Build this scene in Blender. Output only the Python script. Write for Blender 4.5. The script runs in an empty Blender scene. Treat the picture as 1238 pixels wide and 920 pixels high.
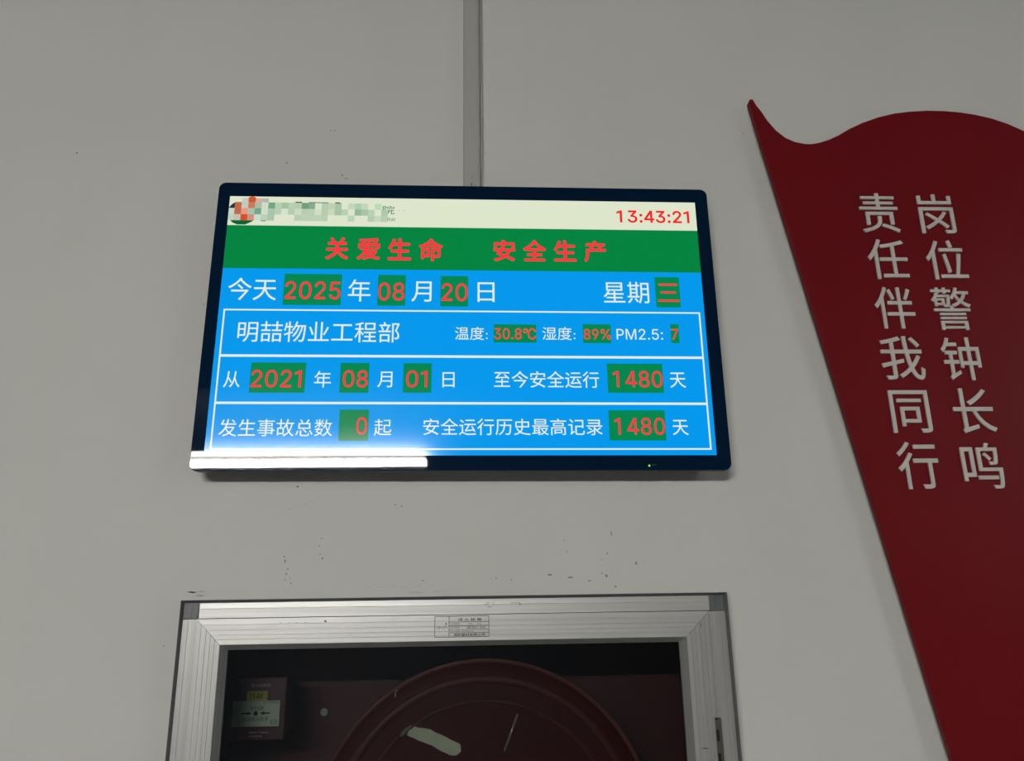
import bpy, bmesh, math, random
from mathutils import Vector, Matrix

random.seed(7)
S = bpy.context.scene
COL = S.collection

# ------------------------------------------------------------------ camera
cam_data = bpy.data.cameras.new('camera')
cam_data.sensor_fit = 'HORIZONTAL'
cam_data.sensor_width = 36.0
cam_data.lens = 36.0 * 1000.0 / 1238.0
cam_data.clip_start = 0.02
cam = bpy.data.objects.new('camera', cam_data)
COL.objects.link(cam)
PITCH, YAW, ROLL = 0.30166, 0.05422, 0.01777
fwd = Vector((math.sin(YAW) * math.cos(PITCH), math.cos(YAW) * math.cos(PITCH), math.sin(PITCH)))
rgt = Vector((math.cos(YAW), -math.sin(YAW), 0.0))
dwn = fwd.cross(rgt)
r2 = rgt * math.cos(ROLL) + dwn * math.sin(ROLL)
d2 = -rgt * math.sin(ROLL) + dwn * math.cos(ROLL)
m = Matrix((r2, -d2, -fwd)).transposed().to_4x4()
m.translation = Vector((0.00588, -1.14678, 1.48518))
cam.matrix_world = m
S.camera = cam

# ------------------------------------------------------------------ world, exposure
w = bpy.data.worlds.new('world')
S.world = w
w.use_nodes = True
w.node_tree.nodes['Background'].inputs[0].default_value = (0.75, 0.8, 0.85, 1)
w.node_tree.nodes['Background'].inputs[1].default_value = 0.05
S.view_settings.view_transform = 'Standard'
S.view_settings.look = 'None'
S.view_settings.exposure = 0.0
S.view_settings.gamma = 1.0
S.view_settings.use_curve_mapping = False
LAMP_A = 318.0          # radiance of the lit ceiling panels
LAMP_B = 190.0


# ------------------------------------------------------------------ helpers
def lin(r, g, b):
    f = lambda c: (c / 255 / 12.92) if c / 255 <= 0.04045 else ((c / 255 + 0.055) / 1.055) ** 2.4
    return (f(r), f(g), f(b), 1.0)


def new_mat(name):
    mt = bpy.data.materials.new(name)
    mt.use_nodes = True
    return mt, mt.node_tree.nodes, mt.node_tree.links, mt.node_tree.nodes['Principled BSDF']


def mat(name, col, rough=0.5, metal=0.0, spec=0.5, var=0.0, scale=30.0, stretch=(1, 1, 1), bump=0.0, bscale=300.0):
    mt, N, L, p = new_mat(name)
    p.inputs['Base Color'].default_value = (*col[:3], 1)
    p.inputs['Roughness'].default_value = rough
    p.inputs['Metallic'].default_value = metal
    p.inputs['Specular IOR Level'].default_value = spec
    tc = N.new('ShaderNodeTexCoord')
    mp = N.new('ShaderNodeMapping')
    mp.inputs['Scale'].default_value = stretch
    L.new(tc.outputs['Object'], mp.inputs['Vector'])
    if var > 0:
        nz = N.new('ShaderNodeTexNoise')
        nz.inputs['Scale'].default_value = scale
        nz.inputs['Detail'].default_value = 4
        L.new(mp.outputs[0], nz.inputs['Vector'])
        cr = N.new('ShaderNodeMapRange')
        cr.inputs[1].default_value = 0.3
        cr.inputs[2].default_value = 0.7
        cr.inputs[3].default_value = 1 - var
        cr.inputs[4].default_value = 1 + var
        L.new(nz.outputs['Fac'], cr.inputs[0])
        mx = N.new('ShaderNodeVectorMath')
        mx.operation = 'SCALE'
        mx.inputs[0].default_value = col[:3]
        L.new(cr.outputs[0], mx.inputs['Scale'])
        L.new(mx.outputs[0], p.inputs['Base Color'])
    if bump > 0:
        nb = N.new('ShaderNodeTexNoise')
        nb.inputs['Scale'].default_value = bscale
        nb.inputs['Detail'].default_value = 3
        L.new(mp.outputs[0], nb.inputs['Vector'])
        bp = N.new('ShaderNodeBump')
        bp.inputs['Strength'].default_value = bump
        bp.inputs['Distance'].default_value = 0.001
        L.new(nb.outputs['Fac'], bp.inputs['Height'])
        L.new(bp.outputs[0], p.inputs['Normal'])
    return mt


def lcd(name, rgb, k=1.0):
    """a lit area of the display: emits its colour, semi-matt front"""
    mt, N, L, p = new_mat(name)
    p.inputs['Base Color'].default_value = (0.004, 0.004, 0.005, 1)
    p.inputs['Roughness'].default_value = 0.068
    p.inputs['Specular IOR Level'].default_value = 0.5
    p.inputs['Emission Color'].default_value = lin(*rgb)
    p.inputs['Emission Strength'].default_value = k
    return mt


def mesh_obj(name, verts, faces, material, parent=None, smooth=False):
    me = bpy.data.meshes.new(name)
    me.from_pydata([tuple(v) for v in verts], [], faces)
    me.materials.append(material)
    me.update()
    bm = bmesh.new()
    bm.from_mesh(me)
    bmesh.ops.recalc_face_normals(bm, faces=bm.faces)
    bm.to_mesh(me)
    bm.free()
    if smooth:
        for p in me.polygons:
            p.use_smooth = True
    return link(name, me, parent)


def link(name, me, parent=None):
    o = bpy.data.objects.new(name, me)
    COL.objects.link(o)
    if parent is not None:
        o.parent = parent
    return o


def bm_obj(name, bm, material, parent=None, smooth=False):
    me = bpy.data.meshes.new(name)
    bmesh.ops.recalc_face_normals(bm, faces=bm.faces)
    bm.to_mesh(me)
    bm.free()
    me.materials.append(material)
    if smooth:
        for p in me.polygons:
            p.use_smooth = True
    return link(name, me, parent)


def box_bm(bm, x0, x1, y0, y1, z0, z1, bev=0.0):
    r = bmesh.ops.create_cube(bm, size=1.0)
    for v in r['verts']:
        v.co = Vector(((x0 + x1) / 2 + v.co.x * (x1 - x0), (y0 + y1) / 2 + v.co.y * (y1 - y0), (z0 + z1) / 2 + v.co.z * (z1 - z0)))
    if bev > 0:
        ed = list({e for v in r['verts'] for e in v.link_edges})
        bmesh.ops.bevel(bm, geom=ed, offset=bev, segments=2, profile=0.5, affect='EDGES')


def box(name, x0, x1, y0, y1, z0, z1, material, parent=None, bev=0.0):
    bm = bmesh.new()
    box_bm(bm, x0, x1, y0, y1, z0, z1, bev)
    return bm_obj(name, bm, material, parent)


def empty(name, loc=(0, 0, 0), rot=(0, 0, 0), parent=None):
    o = bpy.data.objects.new(name, None)
    o.empty_display_size = 0.05
    o.location = loc
    o.rotation_euler = rot
    COL.objects.link(o)
    if parent is not None:
        o.parent = parent
    return o


def tag(o, label=None, cat=None, group=None, kind=None):
    if label: o['label'] = label
    if cat: o['category'] = cat
    if group: o['group'] = group
    if kind: o['kind'] = kind
    return o


def prism(name, pts, y0, y1, material, parent=None, bev=0.0, segs=2):
    """closed outline in (x, z) given thickness from y0 (front, smaller) to y1"""
    bm = bmesh.new()
    f = bm.faces.new([bm.verts.new((x, y0, z)) for x, z in pts])
    r = bmesh.ops.extrude_face_region(bm, geom=[f])
    for v in [g for g in r['geom'] if isinstance(g, bmesh.types.BMVert)]:
        v.co.y = y1
    if bev > 0:
        ed = [e for e in bm.edges if abs(e.verts[0].co.y - y0) < 1e-7 and abs(e.verts[1].co.y - y0) < 1e-7]
        bmesh.ops.bevel(bm, geom=ed, offset=bev, segments=segs, profile=0.5, affect='EDGES')
    return bm_obj(name, bm, material, parent)


def rounded_rect(x0, x1, z0, z1, r, n=8):
    pts = []
    for cx, cz, a0 in ((x1 - r, z1 - r, 0), (x0 + r, z1 - r, 90), (x0 + r, z0 + r, 180), (x1 - r, z0 + r, 270)):
        for i in range(n + 1):
            a = math.radians(a0 + 90 * i / n)
            pts.append((cx + r * math.cos(a), cz + r * math.sin(a)))
    return pts


# plain sans-serif figures and letters: advance width, outline points, triangles (thousandths of an em)
LATIN = {
    '0': (453, [227,-7,191,-3,158,7,130,24,105,48,85,77,69,113,57,155,50,202,48,254,50,306,57,353,69,395,85,431,106,461,130,484,159,502,191,512,227,516,262,512,295,502,323,484,348,461,368,431,384,395,396,353,403,306,405,254,403,202,396,155,384,113,368,77,348,48,323,24,295,7,263,-3,227,50,250,52,271,60,290,74,306,92,320,116,330,144,338,176,342,213,344,254,342,295,338,332,330,365,320,393,306,416,290,435,271,449,250,457,227,460,203,457,182,449,163,435,147,416,134,393,123,365,115,332,111,295,109,254,111,213,115,176,123,144,134,116,147,92,163,74,182,60,203,52], [17,19,18,16,19,17,16,20,19,15,20,16,15,21,20,14,21,15,14,22,21,14,54,22,54,53,22,53,23,22,13,55,14,55,54,14,13,56,55,52,23,53,13,57,56,51,23,52,13,58,57,50,23,51,50,24,23,12,58,13,12,59,58,49,24,50,11,59,12,49,25,24,11,60,59,48,25,49,11,61,60,47,25,48,10,61,11,47,26,25,10,62,61,46,26,47,9,62,10,46,27,26,9,63,62,45,27,46,8,63,9,8,64,63,44,27,45,44,28,27,8,65,64,43,28,44,7,65,8,43,29,28,7,66,65,42,29,43,6,66,7,42,30,29,6,67,66,41,30,42,40,30,41,6,68,67,5,68,6,40,31,30,5,69,68,39,31,40,39,32,31,4,69,5,4,70,69,38,32,39,4,71,70,37,32,38,36,32,37,4,36,71,4,32,36,4,33,32,3,33,4,2,33,3,2,34,33,2,35,34,1,35,2,1,0,35]),
    '1': (430, [170,0,235,0,235,512,170,440,45,385,170,432,225,512,215,512,45,447], [0,1,2,0,2,3,4,5,6,4,6,7,4,7,8]),
    '2': (453, [64,0,64,47,234,229,252,248,268,266,282,282,294,298,303,312,311,327,316,341,319,356,320,371,319,389,315,405,308,419,298,431,287,441,273,449,258,455,241,458,224,460,205,458,188,454,172,447,159,438,148,427,139,413,132,398,128,381,127,362,66,362,68,391,75,418,86,442,102,464,121,482,143,496,168,507,196,513,225,516,254,513,281,507,306,497,328,482,346,465,361,445,372,423,379,398,381,372,380,354,377,336,371,318,363,299,351,280,336,259,317,235,294,209,267,180,153,60,153,57,389,57,389,0], [38,40,39,38,41,40,37,41,38,37,42,41,36,42,37,36,43,42,35,43,36,35,44,43,34,44,35,34,20,44,20,19,44,19,45,44,33,21,34,21,20,34,18,45,19,33,22,21,17,45,18,33,23,22,16,45,17,33,24,23,16,46,45,32,24,33,15,46,16,32,25,24,14,46,15,32,26,25,14,47,46,13,47,14,31,26,32,31,27,26,12,47,13,12,48,47,31,28,27,30,28,31,11,48,12,30,29,28,11,49,48,10,49,11,9,49,10,9,50,49,8,50,9,8,51,50,7,51,8,7,52,51,6,52,7,6,53,52,5,53,6,4,53,5,4,54,53,3,54,4,3,55,54,2,55,3,2,56,55,1,56,2,1,57,56,1,58,57,1,59,58,1,60,59,1,61,60,0,61,1]),
    '3': (453, [218,-7,188,-5,159,1,133,10,108,22,88,38,70,57,57,79,48,104,44,132,109,132,112,115,118,100,126,87,137,76,150,66,165,59,182,54,200,51,219,50,239,51,258,55,275,61,291,69,304,80,315,93,323,108,328,125,329,145,328,163,323,180,316,196,306,211,292,223,275,234,254,241,229,246,201,248,157,248,157,299,288,448,288,452,70,452,70,509,372,509,372,461,211,278,211,289,247,290,279,286,308,276,333,262,354,244,371,222,383,198,391,173,393,145,390,116,383,90,370,66,354,45,333,27,309,12,281,2,251,-5], [42,44,43,42,45,44,42,41,45,41,40,45,40,46,45,39,47,40,47,46,40,38,47,39,47,49,48,38,49,47,38,50,49,38,51,50,38,37,51,37,52,51,36,52,37,35,52,36,35,53,52,34,53,35,33,53,34,32,53,33,32,54,53,31,54,32,31,55,54,30,55,31,29,55,30,29,56,55,28,56,29,27,56,28,27,57,56,8,10,9,8,11,10,26,57,27,26,58,57,8,12,11,25,58,26,7,12,8,7,13,12,24,58,25,24,59,58,7,14,13,23,59,24,6,14,7,6,15,14,22,59,23,6,16,15,22,60,59,21,60,22,6,17,16,5,17,6,20,60,21,5,18,17,19,60,20,5,19,18,5,60,19,5,61,60,4,61,5,4,62,61,3,62,4,3,63,62,2,63,3,2,64,63,1,64,2,1,0,64]),
    '4': (453, [40,105,413,105,413,163,40,163,40,150,109,150,343,509,272,509,282,0,343,0,343,509,282,509], [0,1,2,0,2,3,4,5,6,4,6,7,8,9,10,8,10,11]),
    '5': (453, [221,-7,192,-5,165,1,140,11,118,25,99,41,83,60,71,82,63,105,60,130,122,130,125,115,130,102,138,89,148,78,160,68,173,60,188,54,204,51,221,50,241,51,259,56,276,64,291,75,304,89,314,104,322,122,326,141,328,162,326,183,321,203,314,221,303,237,290,251,275,262,257,270,238,275,218,277,201,276,184,273,167,268,152,262,139,255,128,246,67,253,96,509,366,509,366,452,151,452,134,301,136,301,148,311,162,318,178,325,194,330,212,333,229,334,252,332,274,328,294,321,313,311,330,299,345,285,358,269,370,251,379,231,386,210,390,187,391,163,388,132,381,102,369,76,352,52,332,32,309,15,282,3,253,-4], [44,48,45,48,46,45,48,47,46,44,49,48,55,57,56,54,57,55,54,58,57,53,58,54,53,59,58,52,59,53,52,60,59,51,60,52,51,61,60,50,61,51,44,50,49,44,61,50,44,39,61,39,38,61,38,62,61,38,37,62,37,63,62,36,63,37,35,63,36,44,40,39,34,63,35,34,64,63,44,41,40,44,42,41,33,64,34,44,43,42,33,65,64,32,65,33,31,65,32,31,66,65,30,66,31,30,67,66,29,67,30,29,68,67,28,68,29,28,69,68,27,69,28,26,69,27,26,70,69,8,10,9,8,11,10,25,70,26,8,12,11,7,12,8,24,70,25,24,71,70,7,13,12,7,14,13,23,71,24,6,14,7,6,15,14,23,72,71,22,72,23,6,16,15,21,72,22,6,17,16,5,17,6,20,72,21,5,18,17,20,73,72,19,73,20,5,19,18,5,73,19,4,73,5,4,74,73,3,74,4,3,75,74,2,75,3,2,76,75,1,76,2,1,0,76]),
    '6': (453, [226,-7,196,-4,168,3,142,15,119,31,100,51,84,74,73,101,66,130,64,162,65,187,71,212,80,239,93,268,112,302,137,340,252,509,322,509,151,261,145,261,151,270,157,279,165,288,174,295,184,302,196,307,208,311,221,313,235,314,265,312,291,305,316,295,337,280,355,262,370,240,380,215,387,187,389,157,387,127,379,98,368,73,352,50,333,30,310,14,284,3,257,-4,226,48,245,50,263,55,279,63,293,73,304,86,314,101,322,119,326,137,327,157,326,178,322,196,314,213,304,228,293,241,279,251,263,259,245,264,226,265,207,264,190,259,174,252,160,241,148,229,138,214,131,197,126,179,125,158,126,138,131,119,138,102,148,86,160,73,174,63,190,55,207,50], [15,17,16,15,23,17,23,18,17,14,23,15,27,29,28,26,29,27,26,30,29,25,30,26,24,30,25,24,31,30,13,23,14,23,31,24,13,22,23,18,31,23,18,32,31,13,21,22,18,64,32,64,33,32,13,20,21,13,19,20,12,19,13,18,65,64,63,33,64,18,66,65,62,33,63,62,34,33,12,18,19,12,66,18,12,67,66,61,34,62,12,68,67,60,34,61,12,69,68,59,34,60,59,35,34,11,69,12,11,70,69,58,35,59,58,36,35,11,71,70,57,36,58,10,71,11,10,72,71,56,36,57,56,37,36,9,72,10,9,73,72,55,37,56,8,73,9,8,74,73,54,37,55,54,38,37,8,75,74,53,38,54,7,75,8,53,39,38,7,76,75,52,39,53,7,77,76,51,39,52,6,77,7,51,40,39,6,78,77,50,40,51,5,78,6,5,79,78,49,40,50,49,41,40,5,80,79,48,41,49,5,81,80,47,41,48,4,81,5,4,46,81,46,41,47,46,42,41,4,42,46,3,42,4,3,43,42,2,43,3,2,44,43,1,44,2,1,45,44,0,45,1]),
    '7': (453, [97,0,323,448,323,452,62,452,62,509,391,509,391,449,165,0], [3,5,4,3,2,5,2,6,5,1,6,2,1,7,6,0,7,1]),
    '8': (453, [226,-7,193,-5,163,1,136,11,111,25,91,42,74,62,62,84,54,109,52,135,53,156,58,176,65,195,75,212,87,228,101,241,117,252,134,260,153,265,153,267,129,276,109,289,93,308,80,330,73,354,70,380,73,405,79,429,90,450,106,469,124,485,146,498,170,508,197,514,226,516,255,514,282,508,306,498,328,485,346,469,361,450,373,429,379,405,382,380,379,354,372,330,359,308,343,289,323,276,300,267,300,265,319,260,335,252,351,241,365,228,377,212,387,195,395,176,399,156,401,135,398,109,391,84,378,62,362,42,341,25,317,11,289,1,259,-5,226,49,248,50,267,54,285,60,300,69,313,79,323,91,331,106,335,121,337,139,335,157,330,173,322,189,312,202,298,213,283,223,265,230,247,234,226,235,206,234,187,230,169,223,154,213,140,202,130,189,122,173,117,157,115,139,117,121,121,106,129,91,139,79,152,69,167,60,185,54,205,50,226,290,244,291,260,294,274,300,287,308,298,318,307,330,314,344,318,359,319,376,318,392,314,407,308,420,299,432,288,442,275,449,260,455,244,459,226,460,208,459,192,455,177,449,164,442,153,432,145,420,138,407,134,392,133,376,134,359,138,344,145,330,154,318,165,308,178,300,193,294,209,291], [33,35,34,32,35,33,32,36,35,31,36,32,31,37,36,30,37,31,30,38,37,29,38,30,29,39,38,28,123,29,123,39,29,123,122,39,122,121,39,121,40,39,28,124,123,120,40,121,28,125,124,119,40,120,27,125,28,119,41,40,27,126,125,118,41,119,27,127,126,117,41,118,116,41,117,27,128,127,26,128,27,116,42,41,26,129,128,115,42,116,26,130,129,114,42,115,25,130,26,114,43,42,25,131,130,113,43,114,24,131,25,113,44,43,24,132,131,112,44,113,24,133,132,111,44,112,111,45,44,23,133,24,23,134,133,110,45,111,23,135,134,109,45,110,109,46,45,22,135,23,22,136,135,108,46,109,22,137,136,107,46,108,107,47,46,21,137,22,21,138,137,106,47,107,21,139,138,105,47,106,21,104,139,104,47,105,21,47,104,21,48,47,20,48,21,20,49,48,19,49,20,18,49,19,18,50,49,17,50,18,17,51,50,16,51,17,16,52,51,15,52,16,15,53,52,14,86,15,86,53,15,86,54,53,14,87,86,85,54,86,14,88,87,84,54,85,14,89,88,83,54,84,13,89,14,83,55,54,13,90,89,82,55,83,13,91,90,81,55,82,12,91,13,81,56,55,12,92,91,80,56,81,11,92,12,80,57,56,11,93,92,79,57,80,79,58,57,10,93,11,10,94,93,78,58,79,10,95,94,77,58,78,77,59,58,9,95,10,9,96,95,76,59,77,8,96,9,76,60,59,8,97,96,75,60,76,75,61,60,7,97,8,7,98,97,74,61,75,7,99,98,73,61,74,6,99,7,73,62,61,6,100,99,72,62,73,6,101,100,71,62,72,5,101,6,71,63,62,5,102,101,70,63,71,5,103,102,69,63,70,5,68,103,68,63,69,5,63,68,4,63,5,4,64,63,4,65,64,3,65,4,2,65,3,2,66,65,1,66,2,1,67,66,0,67,1]),
    '9': (453, [226,516,256,513,285,506,310,494,333,478,352,458,368,434,380,408,387,378,389,347,387,322,382,296,373,270,359,240,340,207,315,168,200,0,130,0,301,248,307,248,302,238,295,229,287,221,278,214,268,207,257,202,245,198,232,195,218,195,188,197,161,203,137,214,116,229,98,247,83,269,72,294,66,321,64,352,66,382,73,411,85,436,101,459,120,479,143,494,168,506,196,513,226,460,207,459,190,454,174,446,160,435,148,423,138,407,131,390,127,372,125,352,127,331,131,313,138,295,148,280,160,268,174,257,190,250,207,245,226,243,245,245,263,249,279,257,293,267,305,280,314,295,322,312,326,330,327,350,326,371,322,390,314,407,305,422,293,435,279,446,263,454,245,459], [45,1,0,44,1,45,44,2,1,43,2,44,43,3,2,42,3,43,42,4,3,41,4,42,41,46,4,46,5,4,41,47,46,81,5,46,40,47,41,40,48,47,80,5,81,80,6,5,40,49,48,79,6,80,40,50,49,78,6,79,39,50,40,39,51,50,77,6,78,77,7,6,39,52,51,76,7,77,38,52,39,76,8,7,38,53,52,75,8,76,38,54,53,74,8,75,37,54,38,74,9,8,37,55,54,73,9,74,36,55,37,36,56,55,72,9,73,72,10,9,36,57,56,71,10,72,71,11,10,35,57,36,35,58,57,70,11,71,70,12,11,35,59,58,69,12,70,34,59,35,34,60,59,68,12,69,68,13,12,33,60,34,33,61,60,67,13,68,33,62,61,66,19,67,19,13,67,33,63,62,65,18,66,18,19,66,65,24,18,24,17,18,20,13,19,32,63,33,32,64,63,64,24,65,32,24,64,20,14,13,21,14,20,22,14,21,31,24,32,23,14,22,30,24,31,24,14,23,30,25,24,17,14,24,17,15,14,29,25,30,29,26,25,29,27,26,28,27,29,17,16,15]),
    ':': (188, [95,271,83,272,73,277,63,284,55,294,51,304,50,316,51,328,55,339,63,349,73,356,83,360,95,362,107,360,118,356,128,349,135,339,140,328,141,316,140,304,135,294,128,284,118,277,107,272,95,-4,83,-3,73,1,63,9,55,18,51,29,50,41,51,53,55,64,63,73,73,81,83,85,95,87,107,85,118,81,128,73,135,64,140,53,141,41,140,29,135,18,128,9,118,1,107,-3], [35,37,36,34,37,35,34,38,37,34,39,38,33,39,34,32,39,33,32,40,39,31,40,32,31,41,40,30,41,31,30,42,41,29,42,30,29,43,42,28,43,29,28,44,43,27,44,28,27,45,44,26,45,27,26,46,45,25,46,26,25,47,46,24,47,25,11,13,12,11,14,13,10,14,11,10,15,14,9,15,10,8,15,9,8,16,15,7,16,8,7,17,16,6,17,7,6,18,17,5,18,6,5,19,18,5,20,19,4,20,5,3,20,4,3,21,20,2,21,3,2,22,21,2,23,22,1,23,2,1,0,23]),
    '.': (188, [95,-4,83,-3,73,1,63,9,55,18,51,29,50,41,51,53,55,64,63,73,73,81,83,85,95,87,107,85,118,81,128,73,135,64,140,53,141,41,140,29,135,18,128,9,118,1,107,-3], [11,13,12,10,13,11,10,14,13,10,15,14,9,15,10,8,15,9,8,16,15,7,16,8,7,17,16,6,17,7,6,18,17,5,18,6,5,19,18,4,19,5,4,20,19,3,20,4,3,21,20,2,21,3,2,22,21,1,22,2,1,23,22,0,23,1]),
    '%': (676, [175,283,155,284,137,289,121,297,107,308,95,320,86,335,80,351,76,369,75,388,75,412,76,431,80,448,87,464,96,479,107,492,121,503,137,511,155,515,175,517,196,515,214,511,230,503,244,492,255,479,264,464,270,448,274,431,276,412,276,388,274,369,270,351,264,335,255,320,244,308,230,297,214,289,196,284,175,327,191,329,203,335,212,346,218,358,222,372,223,388,223,412,222,428,219,441,213,454,204,464,191,470,175,473,160,470,148,464,138,454,132,441,128,428,127,412,127,388,128,372,132,358,138,346,147,335,160,329,501,-10,481,-8,462,-3,446,5,432,15,421,28,412,43,406,59,402,77,400,95,400,120,402,138,406,156,412,172,421,187,433,200,447,210,463,218,481,223,501,225,522,223,540,218,556,210,570,200,581,187,590,172,596,156,600,138,601,120,601,95,600,77,596,59,589,43,580,28,569,15,555,5,540,-3,521,-8,501,35,517,37,529,43,538,53,544,66,548,80,549,95,549,120,548,135,544,149,538,162,529,172,517,178,501,180,486,178,473,172,464,162,458,149,454,135,453,120,453,95,454,80,458,66,464,53,473,43,485,37,132,0,482,509,540,509,191,0], [18,20,19,17,20,18,17,21,20,16,21,17,16,22,21,128,130,129,128,131,130,15,22,16,15,23,22,14,23,15,14,24,23,13,51,14,51,24,14,51,25,24,13,52,51,50,25,51,13,53,52,49,25,50,12,53,13,49,26,25,12,54,53,48,26,49,12,55,54,47,26,48,11,55,12,47,27,26,11,56,55,46,27,47,10,56,11,46,28,27,10,57,56,45,28,46,9,57,10,9,58,57,44,28,45,44,29,28,8,58,9,8,59,58,43,29,44,43,30,29,8,60,59,42,30,43,7,60,8,42,31,30,7,61,60,41,31,42,6,61,7,41,32,31,6,62,61,40,32,41,6,63,62,39,32,40,5,63,6,39,33,32,5,38,63,38,33,39,5,33,38,4,33,5,4,34,33,3,34,4,3,35,34,2,35,3,2,36,35,1,36,2,1,37,36,0,37,1,82,84,83,82,85,84,81,85,82,81,86,85,80,86,81,79,86,80,79,87,86,78,87,79,78,88,87,77,115,78,115,88,78,115,89,88,77,116,115,114,89,115,77,117,116,113,89,114,76,117,77,113,90,89,76,118,117,112,90,113,76,119,118,111,90,112,75,119,76,111,91,90,75,120,119,110,91,111,74,120,75,110,92,91,74,121,120,109,92,110,73,121,74,73,122,121,108,92,109,108,93,92,72,122,73,72,123,122,107,93,108,107,94,93,106,94,107,72,124,123,106,95,94,71,124,72,105,95,106,71,125,124,105,96,95,70,125,71,70,126,125,104,96,105,70,127,126,103,96,104,69,127,70,103,97,96,69,102,127,102,97,103,69,97,102,68,97,69,68,98,97,67,98,68,67,99,98,66,99,67,66,100,99,65,100,66,65,101,100,64,101,65]),
    'P': (444, [60,0,125,0,125,509,60,509,125,509,235,509,232,452,125,452,235,509,272,506,257,451,232,452,272,506,305,499,279,446,257,451,305,499,332,487,297,439,279,446,332,487,356,471,312,428,297,439,356,471,375,452,324,416,312,428,375,452,390,430,333,402,324,416,390,430,400,404,339,385,333,402,400,404,407,377,343,367,339,385,407,377,409,348,344,348,343,367,409,348,407,318,343,328,344,348,407,318,400,291,339,310,343,328,400,291,390,265,333,294,339,310,390,265,375,243,324,279,333,294,375,243,356,223,312,266,324,279,356,223,332,207,297,256,312,266,332,207,305,195,279,248,297,256,305,195,272,188,257,244,279,248,272,188,235,186,233,242,257,244,235,186,125,186,125,242,233,242], [0,1,2,0,2,3,4,5,6,4,6,7,8,9,10,8,10,11,12,13,14,12,14,15,16,17,18,16,18,19,20,21,22,20,22,23,24,25,26,24,26,27,28,29,30,28,30,31,32,33,34,32,34,35,36,37,38,36,38,39,40,41,42,40,42,43,44,45,46,44,46,47,48,49,50,48,50,51,52,53,54,52,54,55,56,57,58,56,58,59,60,61,62,60,62,63,64,65,66,64,66,67,68,69,70,68,70,71,72,73,74,72,74,75,76,77,78,76,78,79,80,81,82,80,82,83]),
    'M': (628, [60,0,60,509,152,509,277,187,280,179,284,170,287,159,291,147,295,135,299,123,303,110,307,97,311,84,315,71,319,60,322,49,307,49,311,59,314,71,318,83,322,95,326,108,330,121,334,134,338,146,342,158,346,169,349,179,352,187,476,509,568,509,568,0,504,0,504,291,504,302,504,314,504,327,505,340,505,354,505,369,505,383,506,398,506,413,506,428,507,443,507,457,513,457,508,441,503,425,498,409,492,393,487,378,482,363,477,348,472,335,467,322,463,310,459,300,456,291,342,0,286,0,170,291,167,300,163,310,159,321,155,333,150,347,145,361,140,376,134,392,129,408,124,424,118,441,112,457,119,457,119,444,120,430,120,416,120,401,121,386,121,372,121,357,121,342,122,328,122,315,122,302,122,291,122,0], [0,73,1,73,2,1,73,74,2,74,3,2,28,45,29,45,30,29,45,46,30,46,31,30,0,72,73,75,3,74,28,44,45,47,31,46,76,3,75,28,48,44,48,43,44,48,43,47,43,31,47,0,76,72,76,71,72,0,77,76,71,3,76,42,31,43,28,49,48,70,3,71,0,78,77,41,31,42,28,50,49,69,3,70,0,79,78,40,31,41,28,51,50,68,3,69,0,80,79,39,31,40,28,52,51,67,3,68,0,81,80,38,31,39,28,53,52,66,3,67,0,82,81,37,31,38,28,54,53,65,3,66,0,83,82,36,31,37,28,55,54,64,3,65,0,84,83,35,31,36,28,56,55,63,3,64,0,85,84,34,31,35,28,57,56,62,3,63,0,86,85,33,31,34,28,58,57,61,3,62,0,87,86,60,3,61,28,59,58,32,31,33,60,4,3,27,59,28,60,5,4,26,59,27,60,6,5,25,59,26,60,7,6,24,59,25,60,8,7,23,59,24,60,9,8,22,59,23,60,10,9,21,59,22,60,11,10,20,59,21,60,12,11,19,59,20,60,18,12,18,13,12,18,13,19,13,59,19,14,59,13,60,17,18,15,59,14,60,16,17,60,15,16,60,59,15]),
    'G': (520, [269,-7,225,-3,185,7,149,25,118,49,91,79,69,116,53,157,43,203,40,254,43,305,53,352,69,393,91,429,117,459,149,484,184,501,223,512,265,516,291,514,316,510,340,504,363,494,384,483,403,469,421,453,436,436,449,416,460,395,468,373,474,349,408,349,402,365,395,379,387,393,378,406,368,417,356,427,344,436,330,443,315,448,300,453,283,455,265,456,236,453,209,445,183,432,160,414,141,392,125,364,113,332,106,295,103,254,106,213,113,177,125,145,141,117,161,95,184,76,210,63,238,56,269,53,296,55,322,61,345,71,365,85,382,102,396,123,407,147,413,173,415,202,434,199,283,199,283,256,478,256,478,200,475,160,466,124,451,91,431,62,406,38,377,19,344,5,308,-4], [17,19,18,17,20,19,16,20,17,16,21,20,16,22,21,15,22,16,15,23,22,14,23,15,14,24,23,14,25,24,13,44,14,44,43,14,43,25,14,42,25,43,41,25,42,41,26,25,13,45,44,40,26,41,39,26,40,13,46,45,38,26,39,38,27,26,37,27,38,13,47,46,12,47,13,36,27,37,35,27,36,35,28,27,12,48,47,34,28,35,34,29,28,11,48,12,33,29,34,11,49,48,32,29,33,32,30,29,31,30,32,11,50,49,10,50,11,10,51,50,9,51,10,9,52,51,72,74,73,72,70,74,70,75,74,8,52,9,8,53,52,8,54,53,7,54,8,72,69,70,71,75,70,71,76,75,69,71,72,69,76,71,7,55,54,68,76,69,68,77,76,6,55,7,67,77,68,6,56,55,67,78,77,66,78,67,6,57,56,5,57,6,65,78,66,5,58,57,65,79,78,64,79,65,4,58,5,4,59,58,63,79,64,4,60,59,63,80,79,62,80,63,4,61,60,61,80,62,4,80,61,3,80,4,3,81,80,2,81,3,2,82,81,1,82,2,1,83,82,0,83,1]),
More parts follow.
